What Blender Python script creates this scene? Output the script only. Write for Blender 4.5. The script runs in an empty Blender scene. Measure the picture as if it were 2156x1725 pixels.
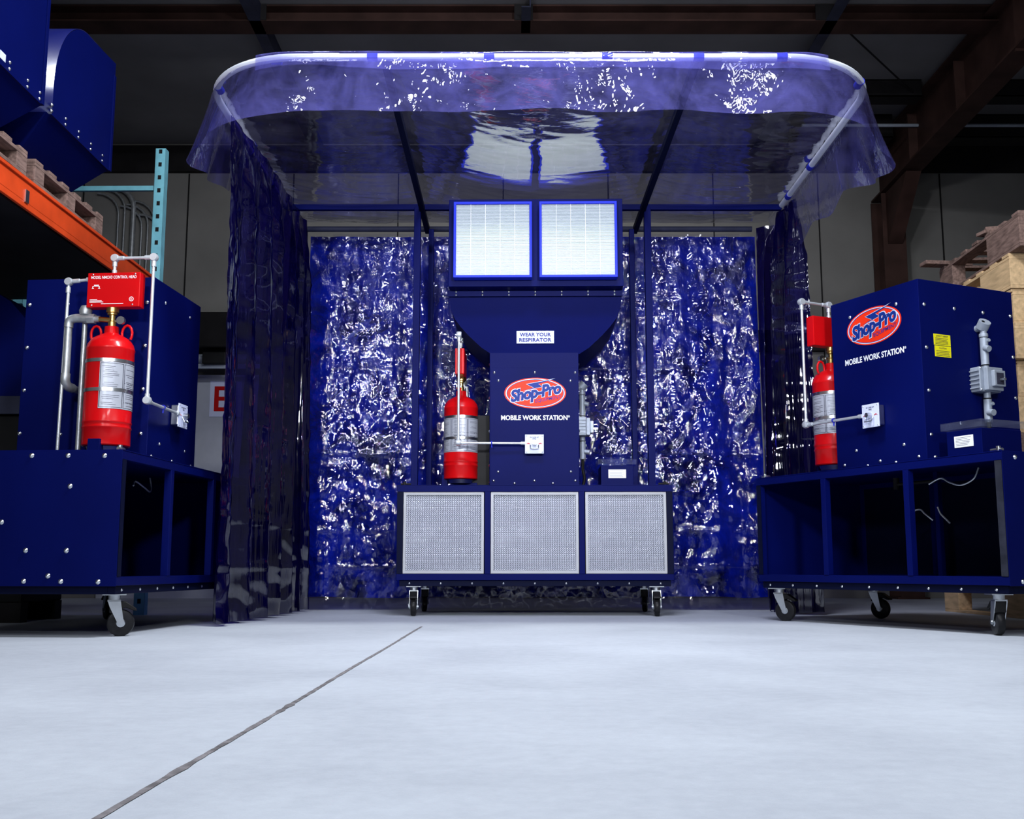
import bpy, bmesh, math, random
from mathutils import Vector, Matrix, noise
R = math.radians
random.seed(7)
scene = bpy.context.scene
COL = scene.collection

# ------------------------------------------------------------------ materials
def new_mat(name):
    m = bpy.data.materials.new(name); m.use_nodes = True
    nt = m.node_tree
    return m, nt, nt.nodes['Principled BSDF'], nt.nodes['Material Output']

def paint(name, col, rough=0.4, metal=0.0, var=0.12, scale=8.0, bump=0.0, bscale=200.0, coat=0.0, spec=0.15, stretch=None):
    m, nt, b, out = new_mat(name)
    tc = nt.nodes.new('ShaderNodeTexCoord')
    src = tc.outputs['Object']
    if stretch:
        mp = nt.nodes.new('ShaderNodeMapping'); mp.inputs['Scale'].default_value = stretch
        nt.links.new(src, mp.inputs['Vector']); src = mp.outputs['Vector']
    n = nt.nodes.new('ShaderNodeTexNoise'); n.inputs['Scale'].default_value = scale; n.inputs['Detail'].default_value = 5
    nt.links.new(src, n.inputs['Vector'])
    r = nt.nodes.new('ShaderNodeValToRGB')
    c0 = [c * (1 - var) for c in col]; c1 = [min(1, c * (1 + var)) for c in col]
    r.color_ramp.elements[0].position = 0.3; r.color_ramp.elements[0].color = (*c0, 1)
    r.color_ramp.elements[1].position = 0.7; r.color_ramp.elements[1].color = (*c1, 1)
    nt.links.new(n.outputs['Fac'], r.inputs['Fac']); nt.links.new(r.outputs['Color'], b.inputs['Base Color'])
    b.inputs['Roughness'].default_value = rough; b.inputs['Metallic'].default_value = metal
    b.inputs['Coat Weight'].default_value = coat; b.inputs['Coat Roughness'].default_value = 0.1
    b.inputs['Specular IOR Level'].default_value = spec
    if bump:
        n2 = nt.nodes.new('ShaderNodeTexNoise'); n2.inputs['Scale'].default_value = bscale; n2.inputs['Detail'].default_value = 3
        nt.links.new(src, n2.inputs['Vector'])
        bp = nt.nodes.new('ShaderNodeBump'); bp.inputs['Strength'].default_value = bump; bp.inputs['Distance'].default_value = 0.002
        nt.links.new(n2.outputs['Fac'], bp.inputs['Height']); nt.links.new(bp.outputs['Normal'], b.inputs['Normal'])
    return m

def vinyl(name, tint, diff, dmix, ior=1.5, rough=0.04, bscale=9.0, bstr=0.6, bdist=0.02, fine=0.3, stretch=(1, 1, 1), haze=None, ridged=False, gloss=1.0, power=4.0, bumpf=False):
    """thin flexible plastic sheet: tinted transparency + fresnel gloss + a little scatter, with crinkles in the surface"""
    m, nt, b, out = new_mat(name)
    nt.nodes.remove(b)
    N, L = nt.nodes, nt.links
    tc = N.new('ShaderNodeTexCoord'); mp = N.new('ShaderNodeMapping'); mp.inputs['Scale'].default_value = stretch
    L.new(tc.outputs['Object'], mp.inputs['Vector'])
    n1 = N.new('ShaderNodeTexNoise'); n1.inputs['Scale'].default_value = bscale; n1.inputs['Detail'].default_value = 4; n1.inputs['Distortion'].default_value = 0.8
    if ridged: n1.noise_type = 'RIDGED_MULTIFRACTAL'; n1.inputs['Distortion'].default_value = 0.5; n1.inputs['Detail'].default_value = 2
    n2 = N.new('ShaderNodeTexNoise'); n2.inputs['Scale'].default_value = bscale * 4.5; n2.inputs['Detail'].default_value = 2; n2.inputs['Distortion'].default_value = 1.0
    L.new(mp.outputs['Vector'], n1.inputs['Vector']); L.new(mp.outputs['Vector'], n2.inputs['Vector'])
    ad = N.new('ShaderNodeMath'); ad.operation = 'MULTIPLY_ADD'; ad.inputs[1].default_value = fine
    L.new(n2.outputs['Fac'], ad.inputs[0]); L.new(n1.outputs['Fac'], ad.inputs[2])
    bp = N.new('ShaderNodeBump'); bp.inputs['Strength'].default_value = bstr; bp.inputs['Distance'].default_value = bdist
    L.new(ad.outputs[0], bp.inputs['Height'])
    tr = N.new('ShaderNodeBsdfTransparent'); tr.inputs['Color'].default_value = (*tint, 1)
    df = N.new('ShaderNodeBsdfDiffuse'); df.inputs['Color'].default_value = (*diff, 1)
    tl = N.new('ShaderNodeBsdfTranslucent'); tl.inputs['Color'].default_value = (*diff, 1)
    L.new(bp.outputs['Normal'], df.inputs['Normal'])
    m0 = N.new('ShaderNodeMixShader'); m0.inputs[0].default_value = 0.45
    L.new(df.outputs[0], m0.inputs[1]); L.new(tl.outputs[0], m0.inputs[2])
    m1 = N.new('ShaderNodeMixShader')
    n3 = N.new('ShaderNodeTexNoise'); n3.inputs['Scale'].default_value = 3.2; n3.inputs['Detail'].default_value = 9; n3.inputs['Roughness'].default_value = 0.68; n3.inputs['Distortion'].default_value = 0.6
    L.new(tc.outputs['Object'], n3.inputs['Vector'])
    mr = N.new('ShaderNodeMapRange'); mr.inputs['From Min'].default_value = 0.35; mr.inputs['From Max'].default_value = 0.72
    mr.inputs['To Min'].default_value = dmix * (0.45 if haze is None else haze[0]); mr.inputs['To Max'].default_value = dmix * (1.5 if haze is None else haze[1])
    L.new(n3.outputs['Fac'], mr.inputs['Value']); L.new(mr.outputs[0], m1.inputs[0])
    L.new(tr.outputs[0], m1.inputs[1]); L.new(m0.outputs[0], m1.inputs[2])
    gl = N.new('ShaderNodeBsdfGlossy'); gl.inputs['Roughness'].default_value = rough; gl.inputs['Color'].default_value = (gloss, gloss, gloss, 1)
    L.new(bp.outputs['Normal'], gl.inputs['Normal'])
    f0 = ((ior - 1) / (ior + 1)) ** 2 * 1.6
    ge = N.new('ShaderNodeNewGeometry'); dt = N.new('ShaderNodeVectorMath'); dt.operation = 'DOT_PRODUCT'
    L.new(bp.outputs['Normal'] if bumpf else ge.outputs['Normal'], dt.inputs[0]); L.new(ge.outputs['Incoming'], dt.inputs[1])
    ab = N.new('ShaderNodeMath'); ab.operation = 'ABSOLUTE'; L.new(dt.outputs['Value'], ab.inputs[0])
    om = N.new('ShaderNodeMath'); om.operation = 'SUBTRACT'; om.inputs[0].default_value = 1; om.use_clamp = True; L.new(ab.outputs[0], om.inputs[1])
    pw = N.new('ShaderNodeMath'); pw.operation = 'POWER'; pw.inputs[1].default_value = power; L.new(om.outputs[0], pw.inputs[0])
    fr = N.new('ShaderNodeMath'); fr.operation = 'MULTIPLY_ADD'; fr.inputs[1].default_value = 1 - f0; fr.inputs[2].default_value = f0; fr.use_clamp = True
    L.new(pw.outputs[0], fr.inputs[0])
    m2 = N.new('ShaderNodeMixShader'); L.new(fr.outputs[0], m2.inputs[0])
    L.new(m1.outputs[0], m2.inputs[1]); L.new(gl.outputs[0], m2.inputs[2])
    L.new(m2.outputs[0], out.inputs['Surface'])
    return m

M = {}
M['blue'] = paint('navy_powder_coat', (0.0011, 0.0035, 0.068), 0.45, var=0.08, scale=3, bump=0.12, bscale=350, spec=0.05)
M['lit_gloss_blue'] = paint('lit_glossy_navy', (0.004, 0.008, 0.12), 0.3, var=0.08, scale=3, bump=0.1, bscale=200, spec=1.0, coat=0.8)  # same navy paint, made lighter and glossier so the curved front looks lit
M['black_blue'] = paint('dark_navy_channel', (0.0025, 0.004, 0.02), 0.5, var=0.1, spec=0.05)
M['bright_blue'] = paint('bright_blue_filter_frame', (0.012, 0.03, 0.60), 0.4, var=0.08)
M['black'] = paint('black_rubber', (0.008, 0.008, 0.009), 0.55, var=0.2)
M['castor'] = paint('black_castor_tyre', (0.012, 0.012, 0.014), 0.35, var=0.3, scale=30)
M['zinc'] = paint('zinc_plated_steel', (0.62, 0.65, 0.68), 0.28, 1.0, var=0.1, scale=20)
M['conduit'] = paint('galvanised_conduit', (0.66, 0.70, 0.74), 0.38, 0.6, var=0.08, scale=18)
M['pipe'] = paint('galvanised_pipe', (0.42, 0.44, 0.46), 0.4, 0.7, var=0.18, scale=30)
M['hoop'] = paint('white_galvanised_tube', (0.72, 0.76, 0.86), 0.35, 0.2, var=0.05, scale=10)
M['grey'] = paint('grey_cast_box', (0.34, 0.38, 0.45), 0.45, 0.3, var=0.06, scale=40, bump=0.3, bscale=300)
M['red'] = paint('red_enamel', (0.50, 0.003, 0.005), 0.3, var=0.07, scale=5, coat=0.2)
M['brass'] = paint('brass_fitting', (0.55, 0.37, 0.12), 0.3, 1.0, var=0.15, scale=30)
M['seal_grey'] = paint('grey_rubber_seal', (0.022, 0.024, 0.036), 0.4, var=0.4, scale=12)
M['white'] = paint('white_lettering', (0.85, 0.87, 0.9), 0.5, var=0.02)
M['label'] = paint('silver_label', (0.42, 0.44, 0.50), 0.4, 0.3, var=0.05)
M['label_ink'] = paint('label_ink', (0.03, 0.03, 0.05), 0.5)
M['logo_red'] = paint('logo_orange_red', (0.86, 0.035, 0.008), 0.45, var=0.02)
M['logo_navy'] = paint('logo_navy_ink', (0.008, 0.03, 0.22), 0.45, var=0.02)
M['logo_pale'] = paint('logo_pale_outline', (0.62, 0.66, 0.80), 0.45, var=0.02)
M['sign'] = paint('sign_plate_white', (0.62, 0.66, 0.86), 0.5, var=0.02)
M['sign_ink'] = paint('sign_ink_blue', (0.03, 0.03, 0.22), 0.5)
M['yellow'] = paint('yellow_sticker', (0.78, 0.70, 0.01), 0.5, var=0.03)
M['alu'] = paint('aluminium_filter_rim', (0.36, 0.37, 0.40), 0.5, 0.3, var=0.05)
M['acryl'] = vinyl('clear_acrylic', (0.9, 0.92, 0.97), (0.7, 0.75, 0.9), 0.05, 1.12, 0.03, 3, 0.1, 0.002)
M['orange'] = paint('orange_rack_beam', (0.62, 0.06, 0.012), 0.45, var=0.15, scale=6)
M['teal'] = paint('teal_rack_upright', (0.16, 0.42, 0.50), 0.5, var=0.12, scale=12)
M['pine'] = paint('pale_pine', (0.62, 0.43, 0.24), 0.7, var=0.22, scale=5, bump=0.5, bscale=60, stretch=(8, 1.2, 8))
M['oldwood'] = paint('weathered_wood', (0.20, 0.13, 0.11), 0.8, var=0.4, scale=7, bump=0.6, bscale=60, stretch=(8, 1.5, 8))
M['rust'] = paint('red_oxide_steel', (0.045, 0.022, 0.018), 0.65, var=0.35, scale=4)
M['darksteel'] = paint('dark_purlin_steel', (0.012, 0.011, 0.012), 0.6, var=0.3, scale=5)
M['bluesteel'] = paint('blue_grey_joist', (0.03, 0.033, 0.06), 0.5, var=0.25, scale=6)
M['wall'] = paint('vinyl_faced_insulation', (0.20, 0.194, 0.184), 0.7, var=0.16, scale=1.3, bump=0.25, bscale=30)
M['roof'] = paint('roof_insulation', (0.20, 0.195, 0.20), 0.7, var=0.18, scale=1.1, bump=0.25, bscale=30)
M['door'] = paint('off_white_door', (0.42, 0.44, 0.50), 0.5, var=0.05)
M['blue_cap'] = paint('blue_tape', (0.02, 0.03, 0.42), 0.4, var=0.1)

M['clear'] = vinyl('clear_canopy_vinyl', (0.66, 0.655, 0.76), (0.26, 0.25, 0.42), 0.035, 1.62, 0.025, 2.2, 0.30, 0.010, 0.22, (1.0, 3.5, 1), haze=(0.0, 2.8), power=2.8)
M['valance'] = vinyl('clear_valance_vinyl', (0.78, 0.78, 0.92), (0.22, 0.21, 0.78), 0.17, 1.48, 0.035, 3.6, 0.6, 0.03, 0.2, (1.0, 1.0, 0.5), haze=(0.3, 1.9))
M['tinted'] = vinyl('blue_tinted_vinyl', (0.030, 0.018, 0.20), (0.006, 0.004, 0.10), 0.30, 1.55, 0.05, 2.0, 0.5, 0.03, 0.14, (2.6, 2.6, 0.16), power=6.5)
M['backblue'] = vinyl('blue_back_vinyl', (0.025, 0.03, 0.36), (0.003, 0.020, 0.56), 0.45, 1.4, 0.07, 7.0, 0.4, 0.02, 0.45, (1.5, 1.0, 0.5), haze=(0.0, 2.0))
M['crinkle'] = vinyl('crinkled_clear_vinyl', (0.9, 0.9, 0.97), (0.20, 0.24, 0.85), 0.012, 1.36, 0.012, 4.0, 1.0, 0.011, 0.12, (1.5, 1.0, 0.6), haze=(0.0, 3), ridged=True)

def media_mat(name, base, dark, sx, sz, kind):
    m, nt, b, out = new_mat(name)
    N, L = nt.nodes, nt.links
    tc = N.new('ShaderNodeTexCoord'); sp = N.new('ShaderNodeSeparateXYZ'); L.new(tc.outputs['Object'], sp.inputs[0])
    def wave(sock, sc, add=None):
        a = N.new('ShaderNodeMath'); a.operation = 'MULTIPLY'; a.inputs[1].default_value = sc; L.new(sock, a.inputs[0])
        o = a.outputs[0]
        if add is not None:
            c = N.new('ShaderNodeMath'); c.operation = 'ADD'; L.new(o, c.inputs[0]); L.new(add, c.inputs[1]); o = c.outputs[0]
        s = N.new('ShaderNodeMath'); s.operation = 'SINE'; L.new(o, s.inputs[0])
        return s.outputs[0]
    if kind == 'pleat':
        h = wave(sp.outputs['Z'], sz)
    else:
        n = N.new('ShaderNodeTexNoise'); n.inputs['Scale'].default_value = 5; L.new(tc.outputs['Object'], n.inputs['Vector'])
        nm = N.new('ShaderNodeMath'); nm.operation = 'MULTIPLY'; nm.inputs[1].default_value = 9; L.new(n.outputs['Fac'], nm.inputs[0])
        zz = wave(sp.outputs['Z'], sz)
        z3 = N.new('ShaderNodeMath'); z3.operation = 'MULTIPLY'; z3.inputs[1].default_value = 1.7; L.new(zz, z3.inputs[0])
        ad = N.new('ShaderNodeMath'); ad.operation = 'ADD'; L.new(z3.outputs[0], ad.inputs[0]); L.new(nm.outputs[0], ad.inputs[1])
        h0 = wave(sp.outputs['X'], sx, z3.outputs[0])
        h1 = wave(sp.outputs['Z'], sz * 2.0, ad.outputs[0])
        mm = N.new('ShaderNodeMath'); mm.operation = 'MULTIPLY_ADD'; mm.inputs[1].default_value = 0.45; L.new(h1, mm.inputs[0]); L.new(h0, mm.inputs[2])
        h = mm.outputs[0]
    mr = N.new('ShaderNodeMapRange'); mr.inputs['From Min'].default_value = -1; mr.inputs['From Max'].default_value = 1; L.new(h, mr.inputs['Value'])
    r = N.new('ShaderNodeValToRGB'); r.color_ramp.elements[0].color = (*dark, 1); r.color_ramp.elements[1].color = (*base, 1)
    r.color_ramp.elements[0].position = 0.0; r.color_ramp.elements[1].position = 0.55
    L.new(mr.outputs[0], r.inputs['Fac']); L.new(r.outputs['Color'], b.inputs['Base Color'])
    bp = N.new('ShaderNodeBump'); bp.inputs['Strength'].default_value = 0.5 if kind == 'pleat' else 0.8; bp.inputs['Distance'].default_value = 0.003
    L.new(mr.outputs[0], bp.inputs['Height']); L.new(bp.outputs['Normal'], b.inputs['Normal'])
    b.inputs['Roughness'].default_value = 0.6 if kind == 'pleat' else 0.33
    b.inputs['Metallic'].default_value = 0.0 if kind == 'pleat' else 0.55
    return m
M['pleat'] = media_mat('white_pleated_media', (0.70, 0.75, 0.735), (0.40, 0.46, 0.455), 1, 2 * math.pi / 0.0085, 'pleat')
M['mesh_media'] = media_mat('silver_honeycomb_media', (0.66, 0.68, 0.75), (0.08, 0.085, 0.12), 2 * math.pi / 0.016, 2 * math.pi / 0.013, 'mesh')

def concrete():
    m, nt, b, out = new_mat('sealed_concrete')
    N, L = nt.nodes, nt.links
    tc = N.new('ShaderNodeTexCoord')
    def nz(sc, det, dist=0, stretch=None, rough=.55):
        n = N.new('ShaderNodeTexNoise'); n.inputs['Scale'].default_value = sc; n.inputs['Detail'].default_value = det; n.inputs['Distortion'].default_value = dist
        n.inputs['Roughness'].default_value = rough
        if stretch:
            mp = N.new('ShaderNodeMapping'); mp.inputs['Scale'].default_value = stretch; L.new(tc.outputs['Object'], mp.inputs['Vector']); L.new(mp.outputs['Vector'], n.inputs['Vector'])
        else: L.new(tc.outputs['Object'], n.inputs['Vector'])
        return n
    a = nz(1.3, 8, 0.4); c = nz(22, 6, 0, (1, 1, 1), .7); d = nz(160, 3)
    r = N.new('ShaderNodeValToRGB')
    r.color_ramp.elements[0].position = 0.30; r.color_ramp.elements[0].color = (0.335, 0.36, 0.415, 1)
    r.color_ramp.elements[1].position = 0.68; r.color_ramp.elements[1].color = (0.475, 0.51, 0.57, 1)
    mx = N.new('ShaderNodeMix'); mx.data_type = 'FLOAT'; mx.inputs[0].default_value = 0.35
    L.new(a.outputs['Fac'], mx.inputs[2]); L.new(c.outputs['Fac'], mx.inputs[3]); L.new(mx.outputs[0], r.inputs['Fac'])
    L.new(r.outputs['Color'], b.inputs['Base Color'])
    b.inputs['Roughness'].default_value = 0.62; b.inputs['Specular IOR Level'].default_value = 0.25
    bp = N.new('ShaderNodeBump'); bp.inputs['Strength'].default_value = 0.25; bp.inputs['Distance'].default_value = 0.003
    L.new(d.outputs['Fac'], bp.inputs['Height']); L.new(bp.outputs['Normal'], b.inputs['Normal'])
    return m
M['floor'] = concrete()
M['joint'] = paint('joint_filler', (0.16, 0.15, 0.16), 0.9, var=0.5, scale=25, bump=0.8, bscale=80)

# ------------------------------------------------------------------ mesh builder
class MB:
    def __init__(s): s.v = []; s.f = []
    def add(s, vs, fs):
        o = len(s.v); s.v += [Vector(v) for v in vs]; s.f += [tuple(i + o for i in f) for f in fs]; return s
    def box(s, x0, x1, y0, y1, z0, z1):
        vs = [(x, y, z) for x in (x0, x1) for y in (y0, y1) for z in (z0, z1)]
        return s.add(vs, [(0, 1, 3, 2), (4, 6, 7, 5), (0, 4, 5, 1), (2, 3, 7, 6), (0, 2, 6, 4), (1, 5, 7, 3)])
    def bar(s, a, b, w, h, up=(0, 0, 1)):
        a = Vector(a); b = Vector(b); d = (b - a).normalized(); up = Vector(up)
        if abs(d.dot(up)) > 0.99: up = Vector((0, 1, 0))
        sx = d.cross(up).normalized() * w / 2; sz = sx.cross(d).normalized() * h / 2
        vs = [p + i * sx + j * sz for p in (a, b) for i, j in ((-1, -1), (1, -1), (1, 1), (-1, 1))]
        return s.add(vs, [(3, 2, 1, 0), (4, 5, 6, 7), (0, 1, 5, 4), (1, 2, 6, 5), (2, 3, 7, 6), (3, 0, 4, 7)])
    def tube(s, path, r, seg=14, cap=True):
        path = [Vector(p) for p in path]; n = len(path); rings = []
        rr = r if isinstance(r, (list, tuple)) else [r] * n
        t0 = (path[1] - path[0]).normalized(); ref = Vector((0, 0, 1)) if abs(t0.z) < .9 else Vector((1, 0, 0))
        u = t0.cross(ref).normalized()
        for i, p in enumerate(path):
            t = (path[min(i + 1, n - 1)] - path[max(i - 1, 0)]).normalized()
            u = (u - t * u.dot(t)).normalized(); w = t.cross(u)
            rings.append([p + (u * math.cos(2 * math.pi * k / seg) + w * math.sin(2 * math.pi * k / seg)) * rr[i] for k in range(seg)])
        vs = [v for rg in rings for v in rg]; fs = []
        for i in range(n - 1):
            for k in range(seg):
                k2 = (k + 1) % seg; fs.append((i * seg + k, i * seg + k2, (i + 1) * seg + k2, (i + 1) * seg + k))
        if cap: fs.append(tuple(range(seg))[::-1]); fs.append(tuple((n - 1) * seg + k for k in range(seg)))
        return s.add(vs, fs)
    def cyl(s, a, b, r, seg=20): return s.tube([a, b], r, seg)
    def lathe(s, prof, c=(0, 0, 0), axis='z', seg=36, half=None):
        c = Vector(c); vs = []; fs = []; n = len(prof)
        for (r, h) in prof:
            for k in range(seg):
                a = 2 * math.pi * k / seg; x, y = r * math.cos(a), r * math.sin(a)
                vs.append(c + Vector({'z': (x, y, h), 'y': (x, h, y), 'x': (h, x, y)}[axis]))
        for i in range(n - 1):
            for k in range(seg):
                k2 = (k + 1) % seg; fs.append((i * seg + k, i * seg + k2, (i + 1) * seg + k2, (i + 1) * seg + k))
        return s.add(vs, fs)
    def prism(s, poly, d0, d1, axis='y'):
        n = len(poly)
        f = {'y': lambda p, d: (p[0], d, p[1]), 'x': lambda p, d: (d, p[0], p[1]), 'z': lambda p, d: (p[0], p[1], d)}[axis]
        vs = [f(p, d0) for p in poly] + [f(p, d1) for p in poly]
        return s.add(vs, [tuple(range(n)), tuple(range(2 * n - 1, n - 1, -1))] + [(i, i + n, (i + 1) % n + n, (i + 1) % n) for i in range(n)])
    def ring(s, po, pi_, d0, d1, axis='y'):
        n = len(po)
        f = {'y': lambda p, d: (p[0], d, p[1]), 'x': lambda p, d: (d, p[0], p[1]), 'z': lambda p, d: (p[0], p[1], d)}[axis]
        vs = [f(p, d0) for p in po] + [f(p, d0) for p in pi_] + [f(p, d1) for p in po] + [f(p, d1) for p in pi_]
        fs = []
        for i in range(n):
            j = (i + 1) % n
            fs += [(i, j, n + j, n + i), (2 * n + i, 3 * n + i, 3 * n + j, 2 * n + j), (i, 2 * n + i, 2 * n + j, j), (n + i, n + j, 3 * n + j, 3 * n + i)]
        return s.add(vs, fs)
    def frame(s, x0, x1, z0, z1, w, y0, y1):
        return s.ring([(x0, z0), (x1, z0), (x1, z1), (x0, z1)], [(x0 + w, z0 + w), (x1 - w, z0 + w), (x1 - w, z1 - w), (x0 + w, z1 - w)], y0, y1)
    def grid(s, fn, nu, nv):
        vs = [fn(i / nu, j / nv) for i in range(nu + 1) for j in range(nv + 1)]
        fs = [(i * (nv + 1) + j, (i + 1) * (nv + 1) + j, (i + 1) * (nv + 1) + j + 1, i * (nv + 1) + j + 1) for i in range(nu) for j in range(nv)]
        return s.add(vs, fs)
    def xf(s, mat): s.v = [mat @ v for v in s.v]; return s
    def build(s, name, mat, parent=None, smooth=False, bevel=0.0, loc=None, rot=None):
        me = bpy.data.meshes.new(name); me.from_pydata([tuple(v) for v in s.v], [], s.f)
        bm = bmesh.new(); bm.from_mesh(me); bmesh.ops.recalc_face_normals(bm, faces=bm.faces); bm.to_mesh(me); bm.free()
        o = bpy.data.objects.new(name, me); COL.objects.link(o)
        me.materials.append(M[mat] if isinstance(mat, str) else mat)
        if smooth:
            for p in me.polygons: p.use_smooth = True
            if smooth != 'all': me.set_sharp_from_angle(angle=R(40))
        if parent: o.parent = parent
        if loc: o.location = loc
        if rot is not None: o.rotation_euler = rot
        if bevel:
            b = o.modifiers.new('bevel', 'BEVEL'); b.width = bevel; b.segments = 2; b.limit_method = 'ANGLE'; b.angle_limit = R(40)
        return o

def thing(name, label, cat, loc=(0, 0, 0), rz=0.0, group=None):
    o = bpy.data.objects.new(name, None); COL.objects.link(o); o.empty_display_size = 0.1
    o.location = loc; o.rotation_euler = (0, 0, rz); o['label'] = label; o['category'] = cat
    if group: o['group'] = group
    return o
def tag(o, label, cat, group=None):
    o['label'] = label; o['category'] = cat
    if group: o['group'] = group
    return o
def struct(o): o['kind'] = 'structure'; return o
def copy_tree(o, parent=None):
    c = o.copy(); COL.objects.link(c); c.parent = parent
    for ch in list(o.children): copy_tree(ch, c)
    return c

# ------------------------------------------------------------------ lettering
def text_geo(body, w, h, bold=0.0, shear=0.0, sp=1.0):
    cu = bpy.data.curves.new('lettering', 'FONT'); cu.body = body; cu.offset = bold; cu.shear = shear; cu.space_character = sp
    cu.resolution_u = 3
    o = bpy.data.objects.new('lettering', cu); COL.objects.link(o)
    bpy.context.view_layer.update()
    me = bpy.data.meshes.new_from_object(o.evaluated_get(bpy.context.evaluated_depsgraph_get()))
    vs = [v.co.copy() for v in me.vertices]; fs = [tuple(p.vertices) for p in me.polygons]
    bpy.data.objects.remove(o); bpy.data.curves.remove(cu); bpy.data.meshes.remove(me)
    x0 = min(v.x for v in vs); x1 = max(v.x for v in vs); y0 = min(v.y for v in vs); y1 = max(v.y for v in vs)
    vs = [((v.x - (x0 + x1) / 2) / (x1 - x0) * w, (v.y - (y0 + y1) / 2) / (y1 - y0) * h) for v in vs]
    return vs, fs
class Face:
    """a flat surface: origin o, u right, v up, n outward"""
    def __init__(s, o, u=(1, 0, 0), v=(0, 0, 1)):
        s.o = Vector(o); s.u = Vector(u); s.v = Vector(v); s.n = s.u.cross(s.v)
    def p(s, u, v, n=0): return s.o + s.u * u + s.v * v + s.n * n
    def text(s, mb, body, cu, cv, w, h, n, bold=0.0, shear=0.0, rot=0.0, sp=1.0):
        vs, fs = text_geo(body, w, h, bold, shear, sp); c, q = math.cos(rot), math.sin(rot)
        mb.add([s.p(cu + x * c - y * q, cv + x * q + y * c, n) for x, y in vs], fs)
    def rect(s, mb, u0, u1, v0, v1, n0, n1):
        vs = [s.p(u, v, n) for n in (n0, n1) for (u, v) in ((u0, v0), (u1, v0), (u1, v1), (u0, v1))]
        mb.add(vs, [(0, 1, 2, 3), (7, 6, 5, 4), (0, 4, 5, 1), (1, 5, 6, 2), (2, 6, 7, 3), (3, 7, 4, 0)])
    def poly(s, mb, pts, n0, n1):
        k = len(pts); vs = [s.p(u, v, n) for n in (n0, n1) for (u, v) in pts]
        mb.add(vs, [tuple(range(k)), tuple(range(2 * k - 1, k - 1, -1))] + [(i, i + k, (i + 1) % k + k, (i + 1) % k) for i in range(k)])
def ellipse(a, b, n=64, cx=0, cy=0): return [(cx + a * math.cos(2 * math.pi * i / n), cy + b * math.sin(2 * math.pi * i / n)) for i in range(n)]

# shared small meshes
def mesh_obj(o):   # take the mesh of a temporary object
    me = o.data; bpy.data.objects.remove(o); return me
BOLT = mesh_obj(MB().lathe([(0.0001, -0.0075), (0.006, -0.0065), (0.0098, -0.003), (0.0108, 0.0), (0.0125, 0.0002), (0.0125, 0.003)], axis='y', seg=14).build('bolt', 'zinc', smooth='all'))
def bolt(parent, p, n, s=1.0):
    o = bpy.data.objects.new('bolt', BOLT); COL.objects.link(o); o.parent = parent; o.location = p
    o.rotation_euler = Vector((0, -1, 0)).rotation_difference(Vector(n)).to_euler(); o.scale = (s, s, s)
    return o

# ------------------------------------------------------------------ castor
def make_castor(parent, x, y, ang, brake=True, z=0.203):
    plate = MB().box(-.055, .055, -.05, .05, -.006, 0).cyl((0, 0, -.006), (0, 0, -.03), .028).build('caster', 'zinc', parent, smooth=True, loc=(x, y, z), rot=(0, 0, ang))
    f = MB()
    for s in (-1, 1):
        f.prism([(-.03, -.03), (.03, -.03), (.035, -.06), (.05, -.14), (.045, -.152), (.03, -.152), (.018, -.135), (-.02, -.06)], s * .028 - .002, s * .028 + .002)
    f.box(-.03, .03, -.03, .03, -.036, -.028)
    f.cyl((.035, -.034, -.1385), (.035, .034, -.1385), .009)
    f.build('fork', 'zinc', plate, smooth=True)
    w = MB().lathe([(.02, -.02), (.05, -.02), (.06, -.017), (.0645, -.008), (.0645, .008), (.06, .017), (.05, .02), (.02, .02)], (.035, 0, -.1385), 'y', 32)
    wo = w.build('wheel', 'castor', plate, smooth=True)
    MB().lathe([(.0005, -.0225), (.018, -.0225), (.022, -.019), (.022, .019), (.018, .0225), (.0005, .0225)], (.035, 0, -.1385), 'y', 20).build('hub', 'zinc', plate, smooth=True)
    if brake:
        b = MB()
        b.prism([(-.02, -.035), (.055, -.036), (.105, -.07), (.108, -.082), (.09, -.080), (.055, -.066), (.03, -.075), (0, -.095), (-.02, -.09)], -.026, .026)
        b.build('brake_pedal', 'black', plate, smooth=True, bevel=.004)
    return plate

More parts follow.
